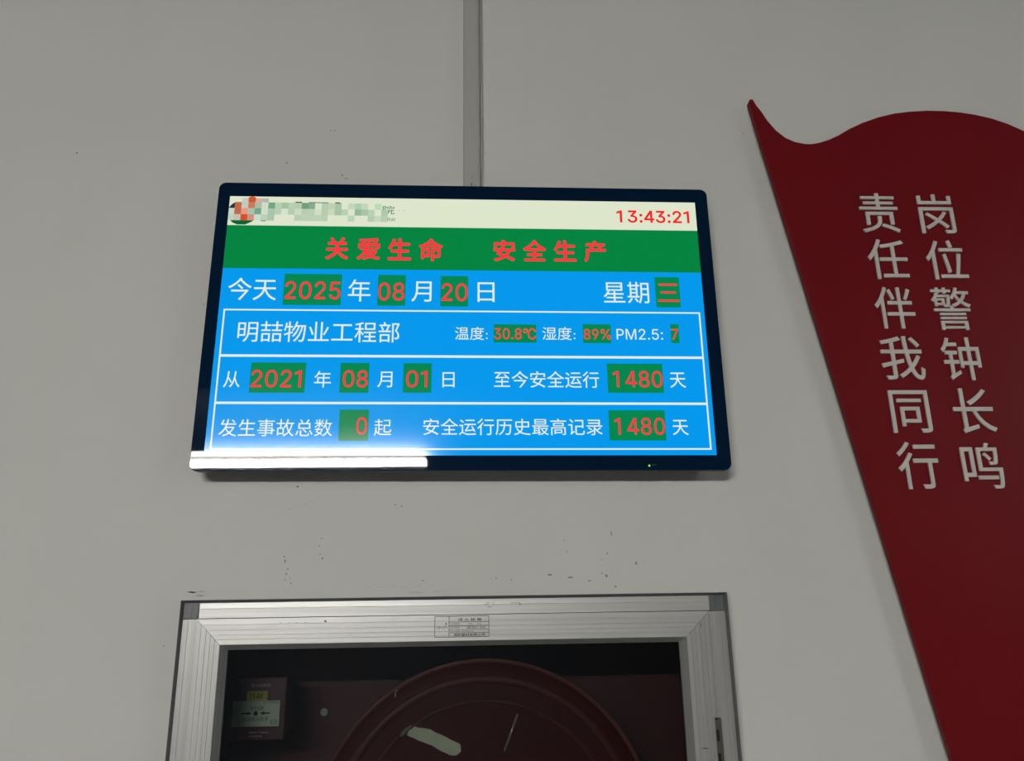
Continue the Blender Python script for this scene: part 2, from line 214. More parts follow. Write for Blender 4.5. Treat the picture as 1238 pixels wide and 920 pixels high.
    'B': (456, [60,0,60,509,241,509,274,507,304,501,329,491,350,477,367,461,381,442,390,421,396,398,398,374,397,353,393,336,387,320,378,307,368,295,356,286,343,278,329,272,315,267,315,262,331,260,347,254,363,245,378,234,391,220,402,203,411,184,416,161,418,136,416,111,410,88,400,67,386,48,368,31,344,18,317,8,284,2,247,0,125,57,245,57,281,60,309,67,330,80,344,96,353,115,355,137,354,153,350,169,342,184,333,197,320,209,306,218,289,225,269,229,248,231,125,231,125,285,238,285,256,287,273,290,288,296,302,304,314,314,323,326,330,340,335,355,336,372,333,393,326,412,313,429,294,442,270,449,240,452,125,452], [0,75,1,75,2,1,75,3,2,75,4,3,75,5,4,75,6,5,75,7,6,75,74,7,74,8,7,0,58,75,73,8,74,72,8,73,72,9,8,71,9,72,70,9,71,70,10,9,69,10,70,69,11,10,68,11,69,68,12,11,67,12,68,66,12,67,66,13,12,65,13,66,65,14,13,64,14,65,64,15,14,63,15,64,63,16,15,62,16,63,61,16,62,61,17,16,60,17,61,59,17,60,59,18,17,0,57,58,57,59,58,57,18,59,57,19,18,57,20,19,57,21,20,57,22,21,57,23,22,57,24,23,57,25,24,57,56,25,56,55,25,55,26,25,0,40,57,54,26,55,53,26,54,53,27,26,52,27,53,51,27,52,51,28,27,50,28,51,49,28,50,49,29,28,48,29,49,48,30,29,47,30,48,46,30,47,46,31,30,45,31,46,45,32,31,44,32,45,44,33,32,43,33,44,42,33,43,42,34,33,41,34,42,0,41,40,0,34,41,0,35,34,0,36,35,0,37,36,0,38,37,0,39,38]),
    'S': (446, [224,-9,188,-7,156,-1,128,9,102,23,81,40,64,60,51,83,42,109,38,137,104,137,108,118,114,102,123,88,136,76,150,66,166,59,185,53,204,50,224,49,246,50,267,54,286,60,303,69,317,79,329,92,338,106,344,122,346,139,344,154,340,168,332,179,322,189,310,197,296,205,280,211,263,217,245,222,184,239,145,253,112,269,86,289,67,313,56,341,52,372,54,400,62,425,75,448,92,468,113,484,138,498,165,508,195,514,227,516,259,514,289,508,316,498,340,484,360,468,377,449,390,427,398,403,401,378,337,378,332,402,320,421,302,437,280,449,254,456,225,459,204,457,185,454,167,448,152,440,139,430,129,418,121,405,117,391,115,376,117,359,122,345,131,334,142,324,155,315,169,308,184,302,198,297,212,293,264,279,279,275,295,270,312,264,328,256,344,248,359,238,372,226,384,213,395,198,402,180,407,161,408,139,406,112,399,87,386,64,370,43,349,25,323,11,294,0,261,-7], [52,54,53,51,54,52,51,55,54,50,55,51,50,56,55,49,56,50,49,57,56,48,57,49,48,58,57,48,59,58,47,70,48,70,69,48,69,59,48,68,59,69,47,71,70,67,59,68,47,72,71,66,59,67,66,60,59,46,72,47,46,73,72,46,74,73,65,60,66,46,75,74,65,61,60,45,75,46,64,61,65,45,76,75,45,77,76,64,62,61,63,62,64,44,77,45,44,78,77,44,79,78,43,79,44,43,80,79,43,81,80,42,81,43,42,82,81,42,83,82,42,84,83,41,84,42,41,85,84,41,86,85,41,87,86,41,88,87,40,88,41,40,89,88,40,90,89,40,91,90,39,91,40,39,92,91,39,93,92,38,93,39,38,94,93,37,94,38,37,95,94,37,96,95,36,96,37,35,96,36,35,97,96,34,97,35,33,97,34,33,98,97,32,98,33,31,98,32,31,99,98,30,99,31,29,99,30,29,100,99,28,100,29,27,100,28,27,101,100,8,10,9,8,11,10,26,101,27,8,12,11,26,102,101,7,12,8,25,102,26,7,13,12,24,102,25,7,14,13,24,103,102,6,14,7,23,103,24,6,15,14,22,103,23,6,16,15,22,104,103,21,104,22,5,16,6,5,17,16,20,104,21,5,18,17,19,104,20,5,19,18,5,104,19,5,105,104,4,105,5,4,106,105,3,106,4,3,107,106,2,107,3,2,108,107,1,108,2,1,0,108]),
    'A': (479, [16,0,201,509,276,509,463,0,395,0,287,302,280,323,272,346,264,372,255,402,244,438,232,478,245,478,233,437,222,402,213,371,204,345,197,322,191,302,85,0,110,142,110,199,370,199,370,142], [0,11,1,11,2,1,11,12,2,12,3,2,0,21,11,21,13,11,13,10,11,13,10,12,10,22,12,22,3,12,9,22,10,21,14,13,8,22,9,21,15,14,7,22,8,21,16,15,6,22,7,21,17,16,5,22,6,21,18,17,21,20,18,20,19,18,4,23,5,23,22,5,0,20,21,20,22,21,20,23,22,23,3,22,0,19,20,4,3,23]),
    'i': (166, [84,443,73,444,63,448,54,455,47,463,43,472,41,483,43,494,47,504,54,512,63,518,73,522,84,524,95,522,105,518,114,512,121,504,125,494,126,483,125,472,121,463,114,455,105,448,95,444,53,0,53,379,114,379,114,0], [24,26,25,24,27,26,11,13,12,10,13,11,10,14,13,9,14,10,9,15,14,8,15,9,8,16,15,7,16,8,7,17,16,6,17,7,6,18,17,5,18,6,5,19,18,4,19,5,4,20,19,3,20,4,3,21,20,2,21,3,2,22,21,1,22,2,1,23,22,0,23,1]),
    't': (227, [204,379,204,327,6,327,6,379,65,471,126,471,126,98,127,83,130,70,136,61,144,55,156,51,170,50,175,50,180,50,185,51,191,52,197,53,202,54,213,2,207,0,200,-2,192,-3,184,-3,176,-4,168,-4,138,-1,113,7,92,21,77,41,68,64,65,93], [31,5,4,31,6,5,2,0,3,2,1,0,31,7,6,30,7,31,30,8,7,30,9,8,29,9,30,29,10,9,29,11,10,17,19,18,16,19,17,15,19,16,29,12,11,14,19,15,13,19,14,12,19,13,29,19,12,28,19,29,27,19,28,26,19,27,26,20,19,26,21,20,25,21,26,25,22,21,25,23,22,25,24,23]),
    'a': (389, [160,-9,137,-7,115,-3,94,5,76,15,60,29,48,45,38,63,32,84,30,108,32,128,36,146,43,161,53,174,64,184,78,193,92,200,108,206,125,211,143,214,161,217,178,220,200,223,218,225,234,227,247,229,257,231,265,235,271,240,274,246,276,255,276,257,275,272,272,285,267,297,260,307,251,315,240,322,227,327,212,330,196,331,178,330,163,327,149,322,137,316,127,309,118,301,110,292,104,283,100,274,41,291,51,313,64,331,79,346,95,358,114,368,133,375,153,380,173,383,194,384,208,384,223,382,239,379,255,375,271,369,286,360,300,350,312,336,322,320,330,301,335,278,337,251,337,0,277,0,277,52,272,52,267,43,260,34,252,25,242,16,229,8,215,1,199,-4,181,-7,170,45,192,47,211,51,228,59,242,68,254,80,263,93,270,108,274,122,276,138,276,190,272,187,267,184,259,182,251,180,241,178,231,176,221,174,210,173,200,171,191,170,182,169,175,168,161,166,147,163,134,159,122,153,112,147,103,139,97,130,93,118,92,105,93,93,96,82,102,72,109,64,119,57,130,52,142,48,156,46], [58,60,59,58,61,60,57,61,58,57,62,61,56,62,57,56,63,62,55,63,56,55,64,63,55,65,64,54,65,55,54,66,65,53,66,54,53,67,66,52,67,53,52,40,67,40,39,67,39,68,67,51,41,52,41,40,52,51,42,41,38,68,39,51,43,42,37,68,38,51,44,43,36,68,37,36,69,68,51,45,44,35,69,36,50,45,51,50,46,45,34,69,35,34,70,69,50,47,46,33,70,34,50,48,47,49,48,50,32,70,33,32,71,70,31,71,32,30,71,31,29,71,30,29,72,71,28,72,29,27,72,28,26,94,27,94,72,27,25,94,26,24,94,25,23,94,24,22,94,23,21,94,22,20,94,21,19,94,20,18,94,19,17,94,18,16,94,17,15,94,16,14,94,15,14,95,94,93,72,94,14,96,95,14,97,96,13,97,14,13,98,97,13,99,98,13,100,99,13,101,100,13,102,101,12,102,13,12,103,102,12,104,103,12,105,104,12,106,105,12,107,106,12,108,107,12,109,108,11,109,12,11,110,109,11,111,110,11,112,111,10,112,11,10,113,112,92,72,93,10,114,113,9,114,10,91,72,92,9,115,114,8,115,9,90,72,91,8,116,115,89,72,90,8,117,116,7,117,8,7,118,117,88,74,89,74,72,89,7,119,118,87,74,88,7,120,119,6,120,7,86,75,87,75,74,87,6,121,120,6,122,121,86,76,75,73,72,74,85,76,86,6,123,122,84,76,85,6,84,123,6,76,84,5,76,6,5,77,76,5,78,77,4,78,5,4,79,78,4,80,79,3,80,4,3,81,80,2,81,3,2,82,81,1,82,2,1,83,82,0,83,1]),
    'l': (189, [139,-2,112,0,91,8,74,20,62,37,55,59,53,84,53,509,114,509,114,99,114,83,117,71,120,62,126,57,135,53,146,52,152,52,157,52,160,53,164,53,167,54,170,54,181,3,175,1,169,0,162,-1,154,-2,147,-2], [6,8,7,6,9,8,6,10,9,5,10,6,5,11,10,5,12,11,5,13,12,4,13,5,4,14,13,20,22,21,19,22,20,18,22,19,4,15,14,17,22,18,16,22,17,15,22,16,4,22,15,3,22,4,2,22,3,1,22,2,1,23,22,1,24,23,1,25,24,0,25,1,0,26,25,0,27,26]),
    '-': (453, [337,244,337,188,114,188,114,244], [2,0,3,2,1,0]),
    'C': (510, [267,-7,225,-3,186,7,150,25,119,49,92,79,70,115,53,157,44,203,40,254,44,305,53,352,70,393,92,429,119,459,150,484,186,501,225,512,267,516,293,514,317,511,340,504,362,496,383,485,402,471,419,456,435,438,448,418,459,397,467,373,473,348,408,348,404,365,397,380,389,395,380,407,369,418,357,428,344,437,330,444,315,449,300,453,284,455,267,456,237,453,209,445,184,432,161,414,141,391,125,364,113,332,106,295,103,254,106,213,113,177,125,145,141,117,161,94,184,76,210,63,237,56,267,53,284,54,300,56,315,60,330,65,344,72,357,81,369,90,380,102,389,114,397,128,404,144,408,160,473,160,467,135,459,112,448,91,435,71,420,53,402,38,383,24,363,13,341,5,317,-2,293,-6], [17,19,18,17,20,19,16,20,17,16,21,20,16,22,21,15,22,16,15,23,22,15,24,23,14,24,15,14,25,24,13,44,14,44,43,14,43,25,14,42,25,43,42,26,25,41,26,42,13,45,44,40,26,41,39,26,40,13,46,45,38,26,39,38,27,26,37,27,38,13,47,46,12,47,13,36,27,37,35,27,36,35,28,27,12,48,47,34,28,35,34,29,28,33,29,34,11,48,12,11,49,48,32,29,33,32,30,29,31,30,32,11,50,49,10,50,11,10,51,50,9,51,10,9,52,51,8,52,9,8,53,52,8,54,53,7,54,8,7,55,54,72,74,73,72,75,74,6,55,7,6,56,55,71,75,72,71,76,75,70,76,71,6,57,56,5,57,6,69,76,70,69,77,76,68,77,69,5,58,57,68,78,77,67,78,68,66,78,67,4,58,5,4,59,58,65,78,66,65,79,78,64,79,65,4,60,59,63,79,64,62,79,63,4,61,60,61,79,62,61,80,79,4,80,61,3,80,4,3,81,80,2,81,3,2,82,81,2,83,82,1,83,2,1,84,83,1,85,84,0,85,1]),
    '#': (440, [242,0,326,509,377,509,294,0,10,140,19,192,400,192,391,140,64,0,147,509,198,509,115,0,40,316,49,368,429,368,421,316], [8,10,9,8,11,10,0,2,1,0,3,2,12,14,13,12,15,14,4,6,5,4,7,6]),
    '°': (316, [158,283,138,285,119,290,101,298,84,310,70,324,59,340,50,358,45,377,43,397,45,418,50,437,59,455,70,472,84,486,101,497,119,506,138,511,158,513,179,511,198,506,216,497,232,486,246,472,257,455,266,437,271,418,273,397,271,377,266,358,257,340,246,324,232,310,216,298,198,290,179,285,158,334,170,335,180,338,190,343,199,349,207,357,213,366,218,376,221,386,222,397,221,409,218,420,213,430,207,439,199,446,190,453,180,458,170,461,158,462,147,461,136,458,126,453,117,446,109,439,103,430,98,420,96,409,95,397,96,386,98,376,103,366,109,357,117,349,126,343,136,338,147,335], [17,19,18,16,19,17,16,20,19,15,20,16,15,21,20,14,21,15,14,22,21,13,22,14,13,23,22,12,23,13,12,54,23,54,24,23,12,55,54,53,24,54,52,24,53,12,56,55,51,24,52,12,57,56,11,57,12,51,25,24,11,58,57,50,25,51,11,59,58,49,25,50,11,60,59,48,25,49,10,60,11,48,26,25,10,61,60,47,26,48,10,62,61,46,26,47,9,62,10,46,27,26,9,63,62,45,27,46,8,63,9,8,64,63,44,27,45,44,28,27,8,65,64,43,28,44,43,29,28,7,65,8,7,66,65,42,29,43,7,67,66,41,29,42,41,30,29,6,67,7,6,68,67,40,30,41,6,69,68,39,30,40,6,70,69,38,30,39,5,70,6,38,31,30,5,71,70,37,31,38,5,36,71,36,31,37,5,31,36,4,31,5,4,32,31,3,32,4,3,33,32,2,33,3,2,34,33,1,34,2,1,35,34,0,35,1]),
}


def latin_mesh(s):
    V, F, x = [], [], 0.0
    for ch in s:
        if ch == ' ':
            x += 0.28
            continue
        adv, pts, tri = LATIN[ch]
        n = len(V)
        V += [(x + pts[i] / 1000, pts[i + 1] / 1000, 0.0) for i in range(0, len(pts), 2)]
        F += [(tri[i] + n, tri[i + 1] + n, tri[i + 2] + n) for i in range(0, len(tri), 3)]
        x += adv / 1000
    return V, F


def curve_mesh(s, extrude):
    cu = bpy.data.curves.new('lettering', 'FONT')
    cu.body = s
    cu.size = 1.0
    cu.resolution_u = 4
    cu.extrude = extrude
    ob = bpy.data.objects.new('lettering', cu)
    COL.objects.link(ob)
    dg = bpy.context.evaluated_depsgraph_get()
    dg.update()
    me = ob.evaluated_get(dg).to_mesh()
    V = [tuple(v.co) for v in me.vertices]
    F = [tuple(p.vertices) for p in me.polygons]
    bpy.data.objects.remove(ob)
    bpy.data.curves.remove(cu)
    return V, F


TEXT_CACHE = {}


def text_mesh(s, bold=0.0, extrude=0.0):
    """glyphs as triangles, ink box scaled to 0..1; bold lays copies around each stroke"""
    key = (s, bold, extrude)
    if key in TEXT_CACHE:
        return TEXT_CACHE[key]
    if all(c in LATIN or c == ' ' for c in s):
        V, F = latin_mesh(s)
    elif '℃' in s:
        V, F = latin_mesh(s.replace('℃', '°C'))
        x1 = max(v[0] for v in latin_mesh(s.replace('℃', '°'))[0])
        V = [(v[0] if v[0] <= x1 + .001 else v[0] - .07, v[1], v[2]) for v in V]
    elif s.endswith(':'):
        V, F = curve_mesh(s[:-1], extrude)
        x1 = max(v[0] for v in V)
        V2, F2 = latin_mesh(':')
        n = len(V)
        V = V + [(v[0] * 1.15 + x1 + .08, v[1] * 1.15 + .0, 0.0) for v in V2]
        F = F + [tuple(i + n for i in f) for f in F2]
    else:
        V, F = curve_mesh(s, extrude)
    if bold > 0:
        n, V0, F0 = len(V), V, F
        V, F = [], []
        for i in range(8):
            a = math.pi * i / 4
            F += [tuple(k + len(V) for k in f) for f in F0]
            V += [(v[0] + bold * math.cos(a), v[1] + bold * math.sin(a), v[2]) for v in V0]
    x0 = min(v[0] for v in V); x1 = max(v[0] for v in V)
    z0 = min(v[1] for v in V); z1 = max(v[1] for v in V)
    cnt = len(V) // 8 if bold > 0 else len(V) + 1
    V = [((v[0] - x0) / max(x1 - x0, 1e-6), (v[1] - z0) / max(z1 - z0, 1e-6), v[2], (i // cnt) * 8e-6) for i, v in enumerate(V)]
    TEXT_CACHE[key] = (V, F, 0)
    return TEXT_CACHE[key]


def lettering(name, s, x0, x1, z0, z1, y, material, parent, bold=0.0, thick=0.0):
    """text filling the ink box (x0..x1, z0..z1) on the plane y, facing -y"""
    V, F, _ = text_mesh(s, bold, 1.0 if thick > 0 else 0.0)
    VV = [(x0 + a * (x1 - x0), y - c * thick / 2 - e, z0 + b * (z1 - z0)) for a, b, c, e in V]
    me = bpy.data.meshes.new(name)
    me.from_pydata(VV, [], F)
    me.materials.append(material)
    me.update()
    return link(name, me, parent)


def text_into(acc, s, x0, x1, z0, z1, y, bold=0.0):
    V, F, _ = text_mesh(s, bold)
    n = len(acc[0])
    acc[0].extend((x0 + a * (x1 - x0), y - e, z0 + b * (z1 - z0)) for a, b, c, e in V)
    acc[1].extend(tuple(i + n for i in f) for f in F)


def quad_into(acc, x0, x1, z0, z1, y):
    n = len(acc[0])
    acc[0].extend([(x0, y, z0), (x1, y, z0), (x1, y, z1), (x0, y, z1)])
    acc[1].append((n, n + 1, n + 2, n + 3))


def flat(name, acc, material, parent):
    me = bpy.data.meshes.new(name)
    me.from_pydata(acc[0], [], acc[1])
    me.materials.append(material)
    me.update()
    return link(name, me, parent)


# ------------------------------------------------------------------ materials
M_WALL = mat('wall_paint', (0.70, 0.695, 0.655), 0.62, spec=0.3, var=0.012, scale=5, bump=0.10, bscale=260)
M_CEIL = mat('ceiling_paint', (0.07, 0.07, 0.075), 0.8, var=0.01)
M_FLOOR = mat('floor_tile', (0.12, 0.12, 0.115), 0.35, var=0.06, scale=3)
M_DARKWALL = mat('far_wall_paint', (0.115, 0.14, 0.165), 0.7, var=0.03, scale=2)
M_SCUFF = mat('grey_scuff', (0.22, 0.22, 0.20), 0.8, var=0.3, scale=500)
M_SMEAR = mat('pale_smear', (0.58, 0.575, 0.545), 0.8, var=0.15, scale=300)
M_TRUNK = mat('trunking_plastic', (0.47, 0.465, 0.42), 0.45, var=0.03, scale=20, stretch=(1, 1, 0.2))
M_GLASSBLACK = mat('black_glass', (0.002, 0.016, 0.045), 0.015, spec=0.55, var=0.02)  # navy base holds the screen's veiling glow over the black glass
M_RIM = mat('display_rim_metal', (0.05, 0.055, 0.065), 0.35, metal=0.3, var=0.05)
M_REAR = mat('display_rear_plastic', (0.02, 0.021, 0.024), 0.5, var=0.05)
M_FLAG = mat('flag_red_acrylic', (0.175, 0.006, 0.0105), 0.42, spec=0.16, var=0.05, scale=4)
M_LETTER = mat('letter_white_acrylic', (0.66, 0.63, 0.58), 0.5, var=0.03, scale=20)
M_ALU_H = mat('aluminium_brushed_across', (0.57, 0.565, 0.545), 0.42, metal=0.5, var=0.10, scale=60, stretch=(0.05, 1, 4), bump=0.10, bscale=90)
M_ALU_V = mat('aluminium_brushed_upright', (0.47, 0.465, 0.455), 0.42, metal=0.5, var=0.10, scale=60, stretch=(4, 1, 0.05), bump=0.12, bscale=90)  # darker copy of the aluminium: weaker lamp reflection put into the colour
M_LIP = mat('aluminium_lip', (0.23, 0.235, 0.245), 0.4, metal=0.35, var=0.1, scale=60)
M_BLOCK = mat('corner_plastic', (0.14, 0.145, 0.15), 0.28, var=0.25, scale=120, stretch=(4, 1, 0.6))
M_BLACKP = mat('black_plastic', (0.01, 0.01, 0.011), 0.4, var=0.1)
M_LATCH = mat('latch_dull_metal', (0.16, 0.145, 0.135), 0.35, metal=0.6, var=0.1)
M_CABRED = mat('cabinet_red_paint', (0.085, 0.008, 0.007), 0.55, var=0.06, scale=8)
M_REEL = mat('reel_red_paint', (0.08, 0.0015, 0.003), 0.5, spec=0.2, var=0.06, scale=8)
M_REEL2 = mat('reel_ridge_paint', (0.115, 0.009, 0.007), 0.5, var=0.06, scale=8)
M_CPRED = mat('call_point_red', (0.075, 0.016, 0.018), 0.4, var=0.05)
M_CPWHITE = mat('call_point_plate', (0.58, 0.74, 0.54), 0.45, var=0.04)
M_YELLOW = mat('yellow_sticker', (0.55, 0.50, 0.08), 0.5, var=0.05)
M_PAPER = mat('torn_sticker_paper', (0.80, 0.90, 0.60), 0.7, var=0.10, scale=60, bump=0.5, bscale=120)
M_RIMRED = mat('rim_highlight_red', (0.24, 0.08, 0.06), 0.3, var=0.1)  # lighter than the disc: the rim highlight is put into this red
M_GLINT = mat('pale_glint_metal', (0.75, 0.66, 0.46), 0.3, metal=0.6, var=0.1)  # pale base colour puts the glints on the disc rib and sticker curl
M_INK = mat('black_ink', (0.02, 0.02, 0.022), 0.6, var=0.1)
M_WHITEINK = mat('white_ink', (0.6, 0.58, 0.55), 0.6, var=0.05)

L_BLUE = lcd('lcd_blue', (0, 152, 236))
L_CREAM = lcd('lcd_cream', (221, 229, 203))
L_GREEN = lcd('lcd_green', (0, 131, 62))
L_FIELD = lcd('lcd_field_green', (0, 134, 78))
L_WHITE = lcd('lcd_white', (224, 238, 226))
L_RED = lcd('lcd_red', (255, 50, 66))
L_CLOCK = lcd('lcd_clock_red', (238, 40, 40))
L_DKGREEN = lcd('lcd_dark_green', (50, 120, 85))
L_LED = lcd('led_green', (120, 255, 40), 1.3)


def glass_mat(tint, name):
    mt = bpy.data.materials.new(name)
    mt.use_nodes = True
    N, L = mt.node_tree.nodes, mt.node_tree.links
    for n in list(N):
        if n.type == 'BSDF_PRINCIPLED': N.remove(n)
    out = [n for n in N if n.type == 'OUTPUT_MATERIAL'][0]
    tr = N.new('ShaderNodeBsdfTransparent')
    tr.inputs[0].default_value = (*tint, 1)
    gl = N.new('ShaderNodeBsdfGlossy')
    gl.inputs['Roughness'].default_value = 0.01
    fr = N.new('ShaderNodeFresnel')
    fr.inputs[0].default_value = 1.5
    mx = N.new('ShaderNodeMixShader')
    L.new(fr.outputs[0], mx.inputs[0])
    L.new(tr.outputs[0], mx.inputs[1])
    L.new(gl.outputs[0], mx.inputs[2])
    L.new(mx.outputs[0], out.inputs[0])
    return mt


M_GLASS = glass_mat((0.74, 0.75, 0.76), 'door_glass')


def lamp_mat(k, name):
    mt, N, L, p = new_mat(name)
    p.inputs['Base Color'].default_value = (0.8, 0.8, 0.8, 1)
    p.inputs['Emission Color'].default_value = (1.0, 0.985, 0.94, 1)
    p.inputs['Emission Strength'].default_value = k
    return mt


# ------------------------------------------------------------------ the room
XW, YB, ZC = 5.2, -9.0, 3.4
HX0, HX1, HZ0, HZ1 = -0.352, 0.336, 0.752, 1.524       # recess for the cabinet


def wall_with_hole():
    bm = bmesh.new()
    xs = [-XW, HX0, HX1, XW]
    zs = [0.0, HZ0, HZ1, ZC]
    for i in range(3):
        for j in range(3):
            if i == 1 and j == 1: continue
            box_bm(bm, xs[i], xs[i + 1], 0.0, 0.30, zs[j], zs[j + 1])
    bmesh.ops.remove_doubles(bm, verts=bm.verts, dist=1e-5)
    # drop the faces between neighbouring blocks
    seen = {}
    for f in bm.faces:
        k = tuple(round(c, 4) for c in f.calc_center_median())
        seen.setdefault(k, []).append(f)
    dead = [f for fs in seen.values() if len(fs) > 1 for f in fs]
    bmesh.ops.delete(bm, geom=dead, context='FACES')
    return bm_obj('wall_front', bm, M_WALL)


wall = tag(wall_with_hole(), kind='structure')
tag(box('wall_left', -XW - 0.1, -XW, YB, 0.3, 0, ZC, M_DARKWALL), kind='structure')
tag(box('wall_right', XW, XW + 0.1, YB, 0.3, 0, ZC, M_DARKWALL), kind='structure')
tag(box('wall_back', -XW - 0.1, XW + 0.1, YB - 0.1, YB, 0, ZC, M_DARKWALL), kind='structure')
tag(box('floor', -XW - 0.1, XW + 0.1, YB - 0.1, 0.3, -0.1, 0, M_FLOOR), kind='structure')
tag(box('ceiling', -XW - 0.1, XW + 0.1, YB - 0.1, 0.3, ZC, ZC + 0.1, M_CEIL), kind='structure')

# scuffs and flecks on the paint
MARKS = [ (0.1360, 1.6124, 0.0017, 0.0017), (0.1388, 1.5967, 0.0017, 0.0022), (0.2018, 1.6207, 0.0017, 0.0078), (0.1946, 1.5937, 0.0022, 0.0034), (0.1873, 1.5849, 0.0017, 0.0017), (0.1865, 1.5672, 0.0017, 0.0028), (0.1920, 1.5639, 0.0028, 0.0045), (0.2339, 1.5799, 0.0028, 0.0056), (0.1152, 1.5660, 0.0078, 0.0022), (0.1432, 1.5623, 0.0078, 0.0022), (0.1690, 1.5576, 0.0045, 0.0017), (0.2037, 1.5495, 0.0034, 0.0034), (0.0421, 1.5626, 0.0022, 0.0022), (0.0622, 1.5602, 0.0020, 0.0017), (-0.2431, 1.5947, 0.0027, 0.0025), (-0.2415, 1.5893, 0.0022, 0.0056), (-0.2372, 1.5783, 0.0022, 0.0022), (-0.2389, 1.5719, 0.0017, 0.0056), (-0.2396, 1.5643, 0.0015, 0.0056), (-0.2317, 1.5599, 0.0022, 0.0034), (-0.2331, 1.5664, 0.0016, 0.0017), (-0.1942, 1.6184, 0.0022, 0.0022), (-0.1971, 1.6085, 0.0020, 0.0022), (-0.1954, 1.5974, 0.0018, 0.0018), (-0.1918, 1.5919, 0.0022, 0.0028), (-0.0570, 1.5607, 0.0045, 0.0017), (-0.3542, 1.5499, 0.0202, 0.0028), (-0.3506, 1.5456, 0.0134, 0.0022), (-0.0634, 1.5457, 0.0179, 0.0017), (-0.0358, 1.5464, 0.0112, 0.0017), (-0.2774, 2.1987, 0.0034, 0.0028), (-0.5987, 2.2118, 0.0028, 0.0034), (-0.2125, 2.2579, 0.0022, 0.0022), (-0.2060, 2.2580, 0.0022, 0.0022), (-0.1854, 2.1720, 0.0090, 0.0017), (-0.1908, 2.1778, 0.0017, 0.0056), (0.4532, 2.2640, 0.0017, 0.0022), (-0.2306, 1.6899, 0.0045, 0.0028), (-0.0960, 1.6635, 0.0022, 0.0022), (-0.0869, 1.6612, 0.0034, 0.0022), (-0.3900, 1.4828, 0.0017, 0.0022), (-0.3835, 1.9603, 0.0017, 0.0022) ]


def blob(acc, x, z, wd, ht, y, n=7):
    k = len(acc[0])
    for i in range(n):
        a = 2 * math.pi * i / n
        r = random.uniform(0.28, 0.6)
        acc[0].append((x + wd * r * math.cos(a), y, z + ht * r * math.sin(a)))
    acc[1].append(tuple(range(k, k + n)))


acc, acc2 = ([], []), ([], [])
for x, z, wd, ht in MARKS:
    big = wd > 0.009
    if not big:
        blob(acc, x, z, wd, ht, -0.0004)
    else:
        for _ in range(7):
            blob(acc2, x + random.uniform(-.5, .5) * wd, z + random.uniform(-.5, .5) * ht, wd * 0.55, ht * 0.4, -0.0004)
for x0, z0, x1, z1 in ((-0.26, 1.652, -0.20, 1.672), (-0.13, 1.553, -0.03, 1.5535), (-0.12, 1.5575, -0.05, 1.556)):
    for i in range(6):
        t0 = i / 6
        blob(acc2, x0 + (x1 - x0) * t0, z0 + (z1 - z0) * t0, 0.010, 0.0008, -0.0004)
tag(flat('scuff_marks', acc, M_SCUFF, wall), 'small grey flecks and chips in the paint', kind='stuff')
tag(flat('smear_marks', acc2, M_SMEAR, wall), 'faint grey smears above the cabinet frame', kind='stuff')


# ------------------------------------------------------------------ ceiling lamps
def ceiling_lamp(x0, x1, y0, y1, k, label, haze_panel=False):
    r = empty('ceiling_lamp', ((x0 + x1) / 2, (y0 + y1) / 2, 2.8))
    hx, hy = (x1 - x0) / 2, (y1 - y0) / 2
    box('lamp_tray', -hx - .004, hx + .004, -hy - .001, hy + .001, -.002, 0, M_LETTER, r)
    for sx in (-.7, .7):
        box('suspension_rod', sx * hx - .004, sx * hx + .004, -.004, .004, 0, ZC - 2.8, M_LETTER, r)
    box('end_cap', -hx - .012, -hx - .001, -hy, hy, -.035, -.0025, M_LETTER, r)
    box('end_cap', hx + .001, hx + .012, -hy, hy, -.058, -.006, M_LETTER, r)
    box('diffuser', -hx, hx, -hy, hy, -.036, -.0025, lamp_mat(k, 'lit_diffuser'), r, bev=.002)
    if haze_panel:  # added glowing panel and tray, only to reflect as soft haze in the display
        box('added_haze_panel', -hx, hx, hy + .175, hy + .335, -.004, -.001, lamp_mat(24.0, 'added_haze_glow'), r)
        box('added_haze_tray', -hx, hx, hy + .001, hy + .345, -.0008, 0, M_LETTER, r)
    tag(r, label, 'lamp')


ceiling_lamp(-2.75, -0.33, -5.10, -5.05, LAMP_A, 'long lit batten lamp behind the camera, mirrored in the display bezel', True)
ceiling_lamp(3.7, 4.9, -2.8, -2.75, LAMP_B, 'short lit batten lamp to the far right, outside the picture')

# ------------------------------------------------------------------ cable trunking
tk = empty('cable_trunking', (0.0123, 0, 2.02))
tag(tk, 'slim off-white plastic cable trunking running down the wall to the display top', 'trunking')


def extrude_z(name, prof, z0, z1, material, parent):
    n = len(prof)
    V = [(x, y, z0) for x, y in prof] + [(x, y, z1) for x, y in prof]
    F = [(i, (i + 1) % n, n + (i + 1) % n, n + i) for i in range(n)]
    F += [tuple(range(n)), tuple(range(n, 2 * n))]
    return mesh_obj(name, V, F, material, parent)


zt = ZC - 2.02
extrude_z('trunking_base', [(-.0154, 0), (-.0154, -.003), (.0125, -.003), (.0128, -.0062), (.0150, -.0062), (.0154, -.0055), (.0154, 0)], 0, zt, M_TRUNK, tk)
cv = [(-.0152, -.0031), (-.0152, -.0085)]
for i in range(9):
    a = math.pi * i / 16
    cv.append((-.0152 + .0025 * (1 - math.cos(a)), -.0085 - .003 * math.sin(a)))
for i in range(9):
    a = math.pi * i / 16
    cv.append((.0040 + .0075 * math.sin(a), -.0085 - .003 * math.cos(a)))
cv += [(.0115, -.0031)]
extrude_z('trunking_cover', cv, 0, zt, M_TRUNK, tk)
acc = ([], [])
for x, z, wd, ht in ((-.001, 2.171 - 2.02, .0012, .006), (-.002, 2.158 - 2.02, .003, .009), (.003, 2.155 - 2.02, .002, .003), (.0005, 2.163 - 2.02, .001, .003)):
    blob(acc, x, z, wd, ht, -.0117)
